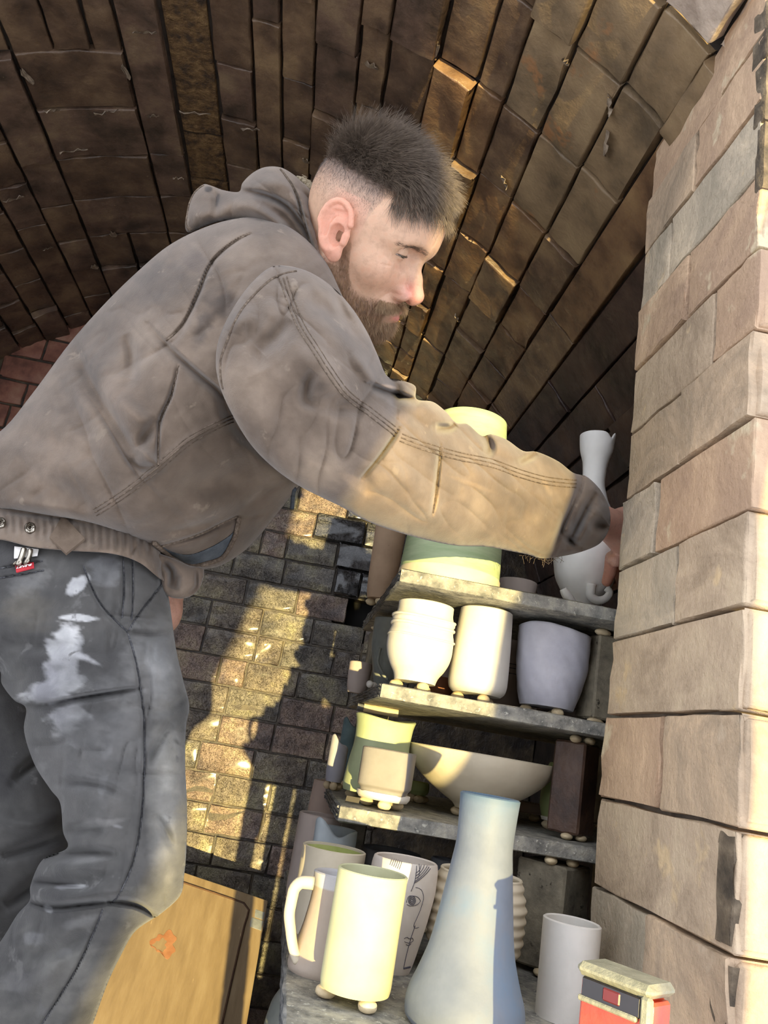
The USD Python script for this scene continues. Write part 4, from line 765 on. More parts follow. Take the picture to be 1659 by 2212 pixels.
# ================================================================ THE MAN: clothes
MAN = thing('person', 'bearded person in dusty brown hooded work jacket leaning in to place a vase', 'person')
M_canvas = mat('brown_duck_canvas', [S(86, 74, 64), S(106, 92, 80), S(126, 111, 97)], scale=10, rough=0.88, bump=0.35, bscale=420, bdist=0.0015, sheen=0.25, attr='tint', spec=0.2, fleck=S(122, 108, 94), fleck_scale=28, fleck_at=0.63, weave=700)
M_seam = mat('canvas_seam', [S(78, 67, 57), S(100, 87, 76), S(130, 116, 102)], scale=240, rough=0.9, bump=0.6, bscale=600, bdist=0.001, spec=0.2)
M_denim = mat('black_work_trousers', [S(52, 51, 52), S(69, 68, 67), S(87, 85, 83)], scale=9, rough=0.88, bump=0.35, bscale=420, bdist=0.0015, sheen=0.2, attr='tint', spec=0.2, weave=800, fleck=S(90, 89, 88), fleck_scale=24, fleck_at=0.62)
M_denim_seam = mat('trouser_seam', [S(46, 46, 50), S(72, 72, 76), S(104, 104, 106)], scale=260, rough=0.9, bump=0.5, bscale=500)
M_canvas_plain = mat('brown_duck_patch', [S(104, 90, 78), S(122, 107, 93), S(134, 119, 104)], scale=16, rough=0.88, bump=0.35, bscale=420, bdist=0.0015, spec=0.2)
M_lining = mat('blue_grey_lining', [S(58, 64, 72), S(92, 98, 104)], scale=30, rough=0.9, bump=0.3, bscale=200)
M_fleece = mat('cream_fleece', [S(150, 138, 116), S(190, 178, 154)], scale=60, rough=0.95, bump=1.0, bscale=260, bdist=0.004)
M_metal = mat('worn_metal', [S(120, 112, 100), S(190, 184, 172)], scale=60, rough=0.3, bump=0)
for _n in ('worn_metal',):
    UsdShade.Shader(stage.GetPrimAtPath('/World/Looks/worn_metal/p')).CreateInput('metallic', Sdf.ValueTypeNames.Float).Set(1.0)

# ---- trousers: far leg, then near leg
far = Soft([(-160, 1380), (0, 1400), (80, 1430), (150, 1560), (170, 1700), (165, 1800), (160, 1880), (110, 1960), (60, 2040), (0, 2120), (-60, 2200), (-160, 2230), (-200, 1900), (-170, 1640), (-120, 1500)], [(100, 1500, 1.18), (120, 1800, 1.14), (-50, 2050, 1.22), (-100, 1400, 1.16)], k=0.9, step=4, seed=3)
far.fold([(30, 1690), (90, 1640), (150, 1620)], 0.010, 12).fold([(0, 1850), (70, 1830), (150, 1800)], 0.010, 12).fold([(10, 1960), (80, 1910), (160, 1860)], 0.012, 14).fold([(-20, 1760), (60, 1780), (140, 1760)], -0.008, 20)
soft_part(MAN, 'trouser_leg', far, M_denim)
leg = Soft([(-200, 1080), (0, 1080), (200, 1100), (330, 1150), (352, 1230), (366, 1300), (380, 1400), (396, 1470), (409, 1525), (402, 1570), (400, 1650), (404, 1740), (403, 1830), (398, 1890), (389, 1935), (346, 1975), (328, 1986), (290, 2014), (262, 2062), (232, 2125), (203, 2205), (170, 2290), (120, 2420), (-60, 2560), (-230, 2500), (-160, 2300), (-60, 2110), (0, 2035), (37, 1976), (64, 1945), (66, 1912), (92, 1857), (145, 1832), (136, 1796), (130, 1735), (108, 1704), (74, 1650), (52, 1580), (56, 1530), (30, 1512), (4, 1478), (-10, 1440), (-120, 1420), (-220, 1300)],
           [(120, 1150, 1.03), (330, 1250, 1.00), (150, 1400, 1.00), (250, 1600, 0.965), (300, 1900, 0.93), (120, 2050, 0.98), (0, 2300, 1.06), (-150, 1300, 1.06)], k=0.95, step=3, seed=1, lumps=(0.004, 70), fine=(0.0014, 22), crease=[(0.008, 60, 15, 3.0), (0.006, 40, 100, 3.0)])
# folds and seams of the near leg
leg.fold([(20, 1516), (90, 1520), (180, 1505), (300, 1487)], 0.014, 9, 0.5).fold([(30, 1500), (120, 1505), (240, 1488)], -0.008, 26)
leg.fold([(60, 1948), (120, 1962), (190, 1955), (235, 1950)], 0.020, 9, -0.4).fold([(240, 1950), (285, 1955), (332, 1980)], 0.020, 9, -0.4).fold([(70, 1930), (150, 1938), (230, 1925), (300, 1925)], -0.010, 22)
leg.fold([(90, 1855), (130, 1848), (190, 1842), (250, 1845)], 0.012, 9).fold([(66, 1905), (110, 1908), (190, 1915)], 0.012, 8).fold([(110, 1880), (150, 1875), (230, 1880)], -0.009, 16)
leg.fold([(140, 1800), (180, 1790), (230, 1800)], 0.009, 12).fold([(55, 1605), (100, 1608), (150, 1600)], 0.006, 9).fold([(125, 1690), (180, 1692), (225, 1700), (260, 1715)], 0.008, 9)
leg.fold([(360, 1530), (385, 1520), (405, 1500)], 0.006, 10).fold([(318, 1660), (345, 1600), (372, 1560)], 0.006, 10).fold([(370, 1580), (385, 1640), (398, 1700)], 0.005, 9).fold([(330, 1760), (355, 1790), (372, 1830)], 0.005, 10)
leg.fold([(275, 1364), (320, 1372), (372, 1366)], 0.006, 8).fold([(0, 1380), (80, 1395), (170, 1400)], 0.006, 14).fold([(120, 1400), (180, 1420), (240, 1445)], -0.005, 14).fold([(60, 2060), (130, 2050), (200, 2010)], 0.006, 16).fold([(40, 2150), (90, 2120), (130, 2060)], -0.006, 20)
SEAMS_L = [[(275, 1366), (292, 1420), (306, 1500), (313, 1580), (312, 1680), (305, 1780), (292, 1850), (272, 1905), (244, 1950)], [(222, 1965), (205, 2010), (180, 2065), (150, 2120), (118, 2170), (80, 2230)], [(180, 1222), (196, 1262), (215, 1300), (245, 1335), (275, 1364)], [(345, 1228), (350, 1255), (332, 1285), (305, 1320), (278, 1362)], [(266, 1205), (268, 1270), (264, 1335)], [(286, 1205), (288, 1270), (284, 1340)], [(0, 1249), (50, 1240), (95, 1232)], [(0, 1228), (30, 1222), (92, 1212)]]
for q in SEAMS_L: leg.fold(q, 0.004, 4, 0.6)
white = (6.0, 6.2, 6.5)
for a in [(135, 1430, 40, 90, 12, 1), (110, 1490, 70, 30, -10, 2), (150, 1560, 50, 55, 20, 3), (165, 1265, 16, 30, 50, 4), (170, 1335, 40, 8, 2, 5), (160, 1410, 70, 10, 25, 6), (225, 1230, 40, 40, 0, 7), (235, 1600, 14, 70, 15, 8), (222, 1690, 10, 50, 8, 9), (155, 1915, 35, 6, -3, 10), (105, 1962, 12, 8, 30, 11), (255, 1785, 14, 5, 10, 12), (70, 2030, 26, 20, 0, 13), (140, 2060, 22, 16, 0, 14)]:
    leg.blob(a[0], a[1], a[2], a[3], white if a[5] < 7 or a[5] in (10, 11) else (1.9, 1.95, 2.05), a[4], 0.6, a[5])
for a in [(60, 1260, 40, 60, 30, 31), (290, 1420, 30, 80, 10, 32), (250, 1500, 60, 40, 20, 33), (90, 1700, 20, 60, 0, 34), (200, 1780, 70, 14, -8, 35), (170, 1860, 60, 10, -5, 36), (30, 2120, 40, 30, 0, 37), (180, 1990, 60, 14, -15, 38)]: leg.blob(a[0], a[1], a[2], a[3], (1.9, 1.92, 1.95), a[4], 0.8, a[5], 14, 1.6)
leg.blob(360, 1720, 48, 260, (3.8, 3.8, 3.6), 0, 0.35, 20, 40, 1.2).blob(350, 1430, 50, 110, (2.8, 2.9, 3.0), 0, 0.5, 21, 30, 1.5).blob(60, 1320, 70, 60, (1.35, 1.28, 1.15), 0, 0.7, 22, 20, 1.5).blob(330, 1960, 110, 50, (2.8, 2.8, 2.6), 0, 0.3, 23, 40, 1.0).blob(120, 2120, 150, 120, (2.1, 2.1, 2.0), -30, 0.6, 24, 22, 1.2).blob(210, 1600, 160, 200, (1.25, 1.27, 1.32), 0, 0.6, 25, 26, 1.2)  # pale strip down the thigh's right edge is grazing light painted in
LEGP = soft_part(MAN, 'trouser_leg', leg, M_denim)
for q in SEAMS_L: part(LEGP, 'trouser_seam', tube_mesh(on_front(leg, q, 0.0000, 60), 0.0011, 6), M_denim_seam, smooth=True)
# white care label, clip and red tab at the hip pocket
def tab(parent, name, s, quad, m, lift, label=None, thick=0.0012):
    q = np.array(quad, float); a = at(q[:, 0], q[:, 1], s.front(q) - lift); nrm = np.cross(a[1] - a[0], a[3] - a[0]); nrm /= np.linalg.norm(nrm); nrm *= np.sign(-nrm[1])
    G, gu = [], np.linspace(0, 1, 7)
    for u in gu:
        for v in gu: 
            p = q[0] * (1 - u) * (1 - v) + q[1] * u * (1 - v) + q[2] * u * v + q[3] * (1 - u) * v; G.append(p)
    G = np.array(G); T = at(G[:, 0], G[:, 1], s.front(G) - lift); T = 0.5 * T + 0.5 * np.array([a[0] * (1 - u) * (1 - v) + a[1] * u * (1 - v) + a[2] * u * v + a[3] * (1 - u) * v for u in gu for v in gu])
    me = trimesh.Trimesh(*grid_solid(T, 7, nrm * -thick), process=False); 
    if me.volume < 0: me.invert()
    return part(parent, name, me, m, smooth=40, label=label), a, nrm
def grid_solid(T, n, off):
    V = np.vstack([T, T + off]); N = n * n; F = []
    for i in range(n - 1):
        for j in range(n - 1):
            a, b, c, d = i * n + j, (i + 1) * n + j, (i + 1) * n + j + 1, i * n + j + 1; F += [[a, b, c], [a, c, d], [a + N, c + N, b + N], [a + N, d + N, c + N]]
    rim = [i * n for i in range(n)] + [(n - 1) * n + j for j in range(1, n)] + [i * n + n - 1 for i in range(n - 2, -1, -1)] + list(range(n - 2, 0, -1))
    for a, b in zip(rim, rim[1:] + rim[:1]): F += [[a, b + N, b], [a, a + N, b + N]]
    return V, F
M_redtab = mat('red_tab_cloth', [S(172, 32, 44), S(196, 48, 58)], scale=60, rough=0.7, bump=0.2, bscale=300)
M_letter = mat('white_thread', [S(232, 228, 224), S(240, 238, 236)], rough=0.7, bump=0)
tab(LEGP, 'care_label', leg, [(31, 1180), (83, 1186), (80, 1200), (30, 1206)], M_letter, 0.004, 'white cloth label')
RT, a4, nr = tab(MAN, 'red_tab', leg, [(33, 1222), (72, 1214), (73, 1226), (35, 1236)], M_redtab, 0.006, 'red cloth tab with white lettering')
ex = a4[1] - a4[0]; Wt = np.linalg.norm(ex); ex /= Wt; ey = np.cross(nr, ex); ey *= np.sign(ey[2]); ez = np.cross(ex, ey); ez *= np.sign(ez @ nr)
tm = meshkit.text_mesh("LEVI'S", 0.0034, 0.0005, True); tw = tm.bounds[1][0] - tm.bounds[0][0]; sc_ = 0.80 * Wt / tw
M4 = np.eye(4); M4[:3, 0], M4[:3, 1], M4[:3, 2] = ex * sc_, ey * 1.0, ez; M4[:3, 3] = (a4[0] + a4[3]) / 2 + ex * Wt * 0.09 - ey * 0.0017 + nr * 0.0012
tm.apply_transform(M4); 
part(RT, 'lettering', tm, M_letter, smooth=False)
for q, r_ in (([(52, 1186), (46, 1205), (40, 1218)], 0.0035), ([(66, 1188), (62, 1206), (55, 1218)], 0.0030), ([(44, 1222), (38, 1214), (28, 1222)], 0.0016)): part(LEGP, 'key_clip', tube_mesh(on_front(leg, q, 0.008, 20), r_, 10), M_metal, smooth=True, label='shiny metal key clip')

# ---- jacket
LT = (0.55, 0.56, 0.60)
torso = Soft([(-260, 1040), (-180, 1000), (-80, 965), (0, 932), (70, 850), (150, 742), (230, 652), (300, 584), (362, 532), (430, 496), (500, 474), (570, 470), (640, 500), (700, 560), (740, 640), (775, 720), (770, 800), (730, 900), (690, 980), (645, 1050), (602, 1105), (562, 1155), (520, 1196), (470, 1224), (420, 1226), (352, 1196), (300, 1166), (200, 1130), (100, 1112), (0, 1098), (-120, 1100), (-240, 1110)],
             [(-100, 1030, 1.03), (100, 1050, 0.965), (330, 1080, 0.95), (560, 1100, 1.08), (640, 1000, 1.02), (300, 800, 0.96), (540, 700, 0.915), (650, 560, 0.90), (180, 760, 1.02), (400, 540, 0.94)], k=0.80, step=3, seed=2, lumps=(0.005, 90), fine=(0.0014, 26), crease=[(0.010, 70, 60, 3.5), (0.006, 40, -35, 3.0)])
F_T = [([(160, 740), (200, 830), (260, 930), (290, 985)], 0.012, 18, 0.3), ([(110, 800), (150, 880), (200, 950)], 0.008, 20, 0), ([(270, 720), (285, 790), (280, 820)], 0.010, 14, 0), ([(175, 720), (230, 820), (300, 930)], -0.006, 26, 0), ([(320, 700), (360, 745), (420, 800), (480, 850), (540, 905)], 0.008, 11, 0.4),
       ([(360, 735), (395, 700), (425, 640), (455, 570), (510, 520), (540, 505)], 0.006, 5, 0.6), ([(385, 790), (372, 850), (345, 920), (342, 1005)], 0.006, 5, 0.6), ([(345, 905), (310, 950), (300, 975)], 0.008, 14, 0), ([(300, 960), (330, 1000), (345, 1010)], -0.008, 14, 0), ([(280, 990), (310, 1010), (340, 1005)], 0.006, 8, 0),
       ([(205, 1107), (270, 1065), (340, 1010), (420, 945), (510, 905)], -0.004, 12, 0), ([(370, 1080), (420, 1050), (500, 1030), (560, 1000)], 0.008, 30, 0), ([(400, 1130), (450, 1100), (520, 1090)], -0.006, 24, 0), ([(250, 860), (300, 900), (340, 930)], -0.006, 20, 0), ([(20, 1000), (110, 1050), (200, 1095)], 0.006, 24, 0), ([(0, 1085), (100, 1095), (190, 1115)], -0.006, 16, 0), ([(40, 930), (120, 960), (220, 1000)], 0.005, 22, 0), ([(480, 860), (520, 930), (600, 1000), (660, 1050)], 0.016, 14, 0.4)]
for f_ in F_T: torso.fold(*f_)
pk = [(350, 1180), (390, 1168), (440, 1150), (480, 1130), (512, 1116)]
torso.fold(pk, 0.006, 6, 0.6).fold([(360, 1150), (410, 1140), (470, 1120)], 0.004, 8)
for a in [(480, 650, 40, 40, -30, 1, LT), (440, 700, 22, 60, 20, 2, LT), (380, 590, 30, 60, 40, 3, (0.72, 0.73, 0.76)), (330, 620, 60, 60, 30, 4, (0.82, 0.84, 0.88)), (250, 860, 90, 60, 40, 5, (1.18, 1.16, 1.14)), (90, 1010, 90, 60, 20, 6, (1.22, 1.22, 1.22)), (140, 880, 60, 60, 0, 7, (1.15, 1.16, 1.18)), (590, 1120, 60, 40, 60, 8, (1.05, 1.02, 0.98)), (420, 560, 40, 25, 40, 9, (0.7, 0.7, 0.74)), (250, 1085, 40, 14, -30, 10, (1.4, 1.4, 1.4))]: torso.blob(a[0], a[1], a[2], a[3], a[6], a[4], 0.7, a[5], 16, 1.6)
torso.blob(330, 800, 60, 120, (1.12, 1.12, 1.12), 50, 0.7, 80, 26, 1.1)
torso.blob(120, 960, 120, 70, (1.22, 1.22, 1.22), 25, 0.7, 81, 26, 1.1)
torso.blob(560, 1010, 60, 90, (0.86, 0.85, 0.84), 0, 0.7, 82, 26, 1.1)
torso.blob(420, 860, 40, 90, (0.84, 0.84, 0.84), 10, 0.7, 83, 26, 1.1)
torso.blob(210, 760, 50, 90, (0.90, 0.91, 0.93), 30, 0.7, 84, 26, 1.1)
band = Soft([(-220, 1076), (0, 1084), (60, 1098), (140, 1112), (230, 1132), (300, 1155), (350, 1190), (380, 1225), (372, 1262), (345, 1250), (300, 1215), (240, 1196), (150, 1190), (70, 1182), (0, 1166), (-100, 1160), (-220, 1166)], [(0, 0, 1.0)], k=0.30, step=2.5, base=leg, lift=0.014, thick=0.03, seed=4, lumps=(0.003, 40), fine=(0.0014, 16))
for x in range(-20, 370, 17): band.fold([(x, 1105 + 0.12 * x), (x + 2, 1150 + 0.17 * x)], 0.0022, 5)
band.fold([(0, 1105), (100, 1115), (200, 1135)], 0.004, 5).blob(230, 1200, 30, 15, (1.4, 1.4, 1.4), 0, 0.7, 2)
BP_ = soft_part(MAN, 'jacket_waistband', band, M_canvas)
flap = Soft([(330, 1196), (372, 1205), (410, 1222), (437, 1226), (440, 1243), (430, 1272), (405, 1291), (372, 1291), (352, 1275), (345, 1240)], [(390, 1245, 0.97)], k=0.9, step=2.5, seed=5); flap.fold([(352, 1215), (372, 1240), (368, 1272)], 0.012, 8).fold([(385, 1240), (380, 1275)], 0.006, 6).fold([(425, 1230), (425, 1262), (405, 1285)], 0.004, 4)
soft_part(MAN, 'jacket_hem', flap, M_canvas)
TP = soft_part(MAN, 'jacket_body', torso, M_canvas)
for q in ([(360, 735), (395, 700), (425, 640), (455, 570), (510, 520), (540, 505)], [(385, 790), (372, 850), (345, 920), (342, 1005)], [(640, 585), (600, 595), (560, 628), (520, 672), (495, 725)]):
    part(TP, 'jacket_seam', tube_mesh(on_front(torso, q, 0.0004, 60), 0.0015, 6), M_seam, smooth=True)
for o_ in (-7, 0, 7):
    part(TP, 'jacket_seam', tube_mesh(on_front(torso, [(205 + o_ * 0.5, 1107 + o_), (270 + o_ * 0.5, 1065 + o_), (340 + o_ * 0.5, 1010 + o_), (420 + o_ * 0.5, 945 + o_), (505, 905 + o_)], 0.0001, 60), 0.0007, 6), M_seam, smooth=True)
pl = Soft([(335, 1172), (372, 1192), (410, 1198), (455, 1182), (492, 1160), (510, 1145), (508, 1165), (492, 1190), (460, 1212), (420, 1222), (380, 1205)], [(0, 0, 1)], k=0.2, step=2.5, base=torso, lift=0.001, thick=0.012, seed=6); soft_part(TP, 'pocket_lining', pl, M_lining, 'blue grey pocket lining')
part(TP, 'pocket_edge', tube_mesh(on_front(torso, [(332, 1172), (360, 1196), (384, 1213), (420, 1222), (450, 1216), (478, 1206), (496, 1182), (510, 1150), (516, 1118)], 0.006, 60), 0.0032, 8), M_seam, smooth=True, label='pale worn pocket edge')
part(TP, 'pocket_edge', tube_mesh(on_front(torso, pk, 0.002, 40), 0.0018, 6), M_seam, smooth=True)
for c in ((65, 1140), (1, 1129)):
    for r_, z in ((9, 0.0019), (5, 0.0012)):
        part(BP_, 'snap_button', tube_mesh(on_front(band, [(c[0] + r_ * math.cos(a), c[1] + r_ * math.sin(a)) for a in np.linspace(0, 2 * math.pi, 25)], 0.003, None), z, 8), M_metal, smooth=True)
tab(BP_, 'waist_tab', band, [(136, 1112), (183, 1163), (143, 1195), (107, 1160)], M_canvas_plain, 0.006, 'diamond shaped cloth tab', 0.003)

hood = Soft([(726, 652), (735, 700), (716, 660), (694, 628), (660, 578), (620, 535), (565, 492), (520, 477), (478, 478), (440, 490), (408, 502), (400, 488), (403, 462), (412, 430), (424, 410), (440, 398), (456, 401), (484, 411), (516, 414), (524, 395), (545, 374), (572, 361), (604, 361), (630, 374), (652, 392), (672, 412), (680, 440), (681, 480), (686, 525), (700, 570), (718, 615)],
            [(450, 450, 0.96), (560, 430, 0.93), (640, 480, 0.93), (700, 560, 0.905), (725, 640, 0.875)], k=1.25, step=2.5, seed=7, lumps=(0.004, 50), fine=(0.0012, 18), crease=[(0.006, 40, 40, 3.0)])
for f_ in [([(450, 405), (468, 430), (458, 470)], 0.006, 10, 0), ([(520, 412), (570, 420), (620, 445), (655, 490), (680, 540)], 0.010, 10, 0.4), ([(560, 440), (610, 470), (650, 520), (675, 560)], 0.010, 12, 0), ([(605, 366), (640, 420), (655, 470), (672, 530), (690, 590)], 0.007, 6, 0.5), ([(640, 390), (668, 440), (678, 500)], 0.006, 8, 0), ([(540, 400), (600, 395), (640, 415)], -0.006, 18, 0), ([(500, 440), (560, 455), (620, 500)], -0.008, 18, 0), ([(408, 470), (440, 465), (500, 455)], -0.006, 20, 0), ([(655, 440), (672, 500), (700, 580)], -0.006, 12, 0)]: hood.fold(*f_)
hood.blob(450, 408, 10, 8, (0.3, 0.3, 0.33), 0, 0.4, 1, 8).blob(470, 430, 5, 16, (0.35, 0.35, 0.38), 10, 0.6, 2, 8).blob(595, 440, 40, 6, (1.45, 1.42, 1.35), 25, 0.6, 3, 10).blob(590, 445, 50, 22, (0.78, 0.78, 0.8), 25, 0.6, 4, 12)
HP = soft_part(MAN, 'hood', hood, M_canvas)
part(HP, 'hood_piping', tube_mesh(on_front(hood, [(440, 401), (420, 418), (408, 448), (403, 485), (412, 498)], 0.000, 40), 0.0018, 6), M_seam, smooth=True, label='pale piping along the hood edge')
part(HP, 'hood_seam', tube_mesh(on_front(hood, [(606, 366), (640, 420), (655, 470), (672, 530), (690, 590)], 0.001, 50), 0.0014, 6), M_seam, smooth=True)
fl = Soft([(640, 380), (662, 386), (680, 402), (690, 440), (690, 480), (682, 470), (672, 430), (652, 398)], [(668, 430, 0.93)], k=1.6, step=2, seed=8, lumps=(0.004, 9), fine=(0.004, 6)); soft_part(HP, 'fleece_lining', fl, M_fleece, 'cream curly fleece lining')

sleeve = Soft([(596, 574), (660, 584), (716, 618), (758, 662), (792, 715), (815, 765), (836, 812), (866, 821), (897, 834), (900, 862), (935, 868), (963, 889), (985, 913), (1010, 916), (1040, 941), (1062, 938), (1095, 950), (1130, 974), (1160, 976), (1205, 996), (1238, 1021), (1268, 1030), (1298, 1060), (1316, 1098), (1317, 1138), (1298, 1172), (1262, 1190), (1218, 1201), (1172, 1207), (1140, 1198), (1100, 1190), (1050, 1181), (980, 1178), (900, 1161), (830, 1140), (780, 1120), (740, 1096), (690, 1072), (640, 1046), (588, 1008), (540, 958), (500, 892), (474, 832), (466, 778), (476, 722), (510, 655), (552, 602)],
              [(560, 660, 0.775), (540, 760, 0.77), (640, 900, 0.78), (720, 720, 0.79), (800, 980, 0.83), (900, 1000, 0.87), (1000, 1040, 0.93), (1100, 1070, 0.99), (1250, 1110, 1.085), (1310, 1110, 1.11)], k=0.92, step=2.5, seed=9, lumps=(0.005, 80), fine=(0.0014, 24), crease=[(0.009, 60, 100, 2.5), (0.006, 45, 40, 3.0)])
F_S = [([(780, 1032), (820, 985), (862, 925)], 0.009, 6, 0.5), ([(952, 962), (945, 1040), (935, 1110)], 0.006, 6, 0.4), ([(800, 830), (850, 850), (898, 862)], 0.020, 10, 0.4), ([(836, 815), (858, 850), (850, 880)], 0.012, 12, 0), ([(985, 915), (968, 925), (940, 925)], 0.016, 9, 0), ([(1040, 940), (1058, 965), (1052, 985)], 0.018, 10, 0), ([(1160, 978), (1142, 990), (1120, 1000)], 0.012, 8, 0), ([(900, 865), (950, 890), (980, 915)], -0.008, 22, 0), ([(1060, 945), (1100, 975), (1130, 995)], -0.006, 18, 0),
       ([(1262, 1030), (1242, 1080), (1215, 1140), (1195, 1195)], 0.008, 8, 0.3), ([(1290, 1060), (1270, 1090), (1250, 1130), (1225, 1180)], 0.014, 8, 0), ([(1310, 1085), (1285, 1110), (1262, 1150), (1240, 1190)], -0.008, 9, 0), ([(1280, 1125), (1300, 1135), (1312, 1130)], 0.018, 12, 0), ([(1215, 1150), (1235, 1170), (1260, 1185)], 0.010, 7, 0),
       ([(720, 620), (740, 670), (760, 700)], 0.008, 12, 0), ([(660, 640), (720, 680), (790, 750)], 0.007, 20, 0), ([(630, 690), (600, 720), (560, 760)], 0.008, 20, 0), ([(620, 740), (690, 800), (720, 860)], -0.006, 30, 0), ([(680, 800), (660, 860), (690, 880)], 0.008, 14, 0), ([(700, 850), (730, 880), (790, 880)], 0.006, 18, 0), ([(560, 800), (620, 900), (700, 980)], 0.006, 40, 0), ([(820, 1000), (900, 1080), (960, 1130)], -0.005, 40, 0), ([(1000, 1000), (1060, 1030), (1150, 1060)], -0.004, 30, 0), ([(760, 760), (790, 800), (815, 840)], -0.008, 16, 0), ([(610, 600), (630, 640), (640, 690)], 0.004, 14, 0), ([(500, 720), (520, 690), (560, 680)], -0.006, 20, 0)]
for f_ in F_S: sleeve.fold(*f_)
SS = [[(612, 600), (628, 650), (648, 700), (680, 752), (712, 802), (748, 850), (800, 890), (858, 935)], [(866, 945), (920, 965), (990, 985), (1060, 1000), (1130, 1025), (1190, 1040), (1245, 1045)]]
for q in SS: sleeve.fold(q, -0.002, 12)
for a in [(1080, 1080, 150, 70, 15, 1, (1.12, 1.11, 1.07)), (690, 1020, 60, 50, 20, 2, (1.25, 1.24, 1.2)), (840, 835, 16, 4, 10, 3, (2.4, 2.3, 2.1)), (780, 1050, 50, 18, 30, 4, (1.5, 1.45, 1.35)), (940, 1090, 6, 40, 8, 5, (1.8, 1.7, 1.5)), (1030, 1050, 60, 8, 20, 6, (1.4, 1.36, 1.25)), (1180, 1050, 30, 8, 60, 7, (1.5, 1.45, 1.3)), (870, 900, 20, 14, 0, 8, (1.3, 1.28, 1.25)), (690, 840, 25, 20, 0, 9, (0.8, 0.82, 0.86)), (600, 850, 90, 60, 50, 10, (1.12, 1.12, 1.12)), (1270, 1110, 70, 70, 0, 11, (0.80, 0.80, 0.80))]: sleeve.blob(a[0], a[1], a[2], a[3], a[6], a[4], 0.7, a[5], 16, 1.6)
SP = soft_part(MAN, 'sleeve', sleeve, M_canvas)
for q in SS:
    q = np.array(q, float); t_ = np.gradient(q, axis=0); nrm2 = np.stack([-t_[:, 1], t_[:, 0]], 1) / np.linalg.norm(t_, axis=1, keepdims=True)
    for o_ in (-8, 0, 8): part(SP, 'sleeve_seam', tube_mesh(on_front(sleeve, q + nrm2 * o_, 0.0001, 70), 0.0008, 6), M_seam, smooth=True)
part(SP, 'sleeve_seam', tube_mesh(on_front(sleeve, [(640, 586), (596, 598), (556, 630), (518, 676), (494, 728), (476, 790), (482, 840)], 0.0003, 60), 0.0014, 6), M_seam, smooth=True)
part(SP, 'sleeve_seam', tube_mesh(on_front(sleeve, [(952, 966), (945, 1040), (935, 1108)], 0.0006, 40), 0.0014, 6), M_seam, smooth=True)
rf = np.random.default_rng(3); fr = []
for k in range(26):     # frayed threads at the torn cuff
    x = rf.uniform(1130, 1215); y = np.interp(x, [1130, 1172, 1215], [1195, 1206, 1201]); p0 = at(x, y, 1.05); fr.append(tube_mesh([p0, p0 + rf.normal(0, 0.002, 3) + (0, 0, -0.003), p0 + rf.normal(0, 0.004, 3) + (0, 0, -0.007)], 0.0003, 4))
part(SP, 'frayed_cuff', trimesh.util.concatenate(fr), M_seam, smooth=False, kind='stuff')
zp = on_front(torso, [(636, 1056), (633, 1070), (632, 1085)], 0.004, 12); part(TP, 'zip_pull', tube_mesh(np.vstack([zp, zp[-1] + (0.001, 0, -0.010)]), 0.0032, 8), M_lining, smooth=True)
# left sleeve, on the far side of the chest
P_L = [at(560, 640, 1.12), at(480, 930, 1.24), at(375, 1240, 1.20)]
ls = nets(lambda p: poly(p, P_L, [0.075, 0.062, 0.040]), np.min(P_L, 0) - 0.1, np.max(P_L, 0) + 0.1, 0.008); p = part(MAN, 'sleeve', ls, M_canvas, smooth=True); colour_attr(p, np.ones((len(ls.vertices), 3)))
# boots, below the picture's edge
M_boot = mat('worn_boot', [S(60, 48, 38), S(92, 74, 58)], scale=20, rough=0.7, bump=0.4)
for k, c in enumerate(((-0.38, 1.03), (-0.42, 1.30))):
    bt = nets(lambda p: smin(cone(p, (c[0] - 0.05, c[1], FLOOR + 0.055), (c[0] + 0.14, c[1], FLOOR + 0.040), 0.045, 0.038), cone(p, (c[0] - 0.05, c[1], FLOOR + 0.07), (c[0] - 0.05, c[1], FLOOR + 0.22), 0.044, 0.055), 0.03) if True else 0, (c[0] - 0.16, c[1] - 0.1, FLOOR - 0.01), (c[0] + 0.22, c[1] + 0.1, FLOOR + 0.32), 0.008)
    part(MAN, 'boot', bt, M_boot, smooth=True)
    a_ = at(-20, 2450, 1.05) if k == 0 else at(-120, 2150, 1.24)
    lw = nets(lambda p: cone(p, a_, (c[0] - 0.05, c[1], FLOOR + 0.18), 0.075, 0.062), np.minimum(a_, (c[0] - 0.05, c[1], FLOOR + 0.1)) - 0.1, np.maximum(a_, (c[0], c[1], FLOOR + 0.2)) + 0.1, 0.01); p = part(MAN, 'trouser_cuff', lw, M_denim, smooth=True); colour_attr(p, np.ones((len(lw.vertices), 3)))
import shapely
def shapely_in(o, q): return shapely.contains_xy(shapely.Polygon(o).buffer(0), q[0], q[1])
# ================================================================ THE MAN: head, hands, hair
HPX, HY = (768, 524), 0.930                 # where the middle of the head stands (between the ears)
HO = at(*[np.array(float(v)) for v in HPX], HY)
hr = -HO / np.linalg.norm(HO)                # towards the eye
hx = CAM @ np.array([1.0, 0, 0]); hx -= hr * (hx @ hr); hx /= np.linalg.norm(hx); hu = np.cross(hr, hx)
YAW, PITCH, TILT = math.radians(24), math.radians(25), math.radians(-8)
f0 = math.cos(PITCH) * hx - math.sin(PITCH) * hu; u0 = math.sin(PITCH) * hx + math.cos(PITCH) * hu
HF = math.cos(YAW) * f0 + math.sin(YAW) * hr; HU = u0 - HF * (u0 @ HF); HU /= np.linalg.norm(HU)
HL = np.cross(HU, HF); HU2 = math.cos(TILT) * HU - math.sin(TILT) * HL * -1.0; HL = np.cross(HU2, HF); HU = HU2 / np.linalg.norm(HU2); HL /= np.linalg.norm(HL)
HS = 0.93                                     # head scale
HM = np.stack([HF, HL, HU], 1)               # columns: forward, left, up
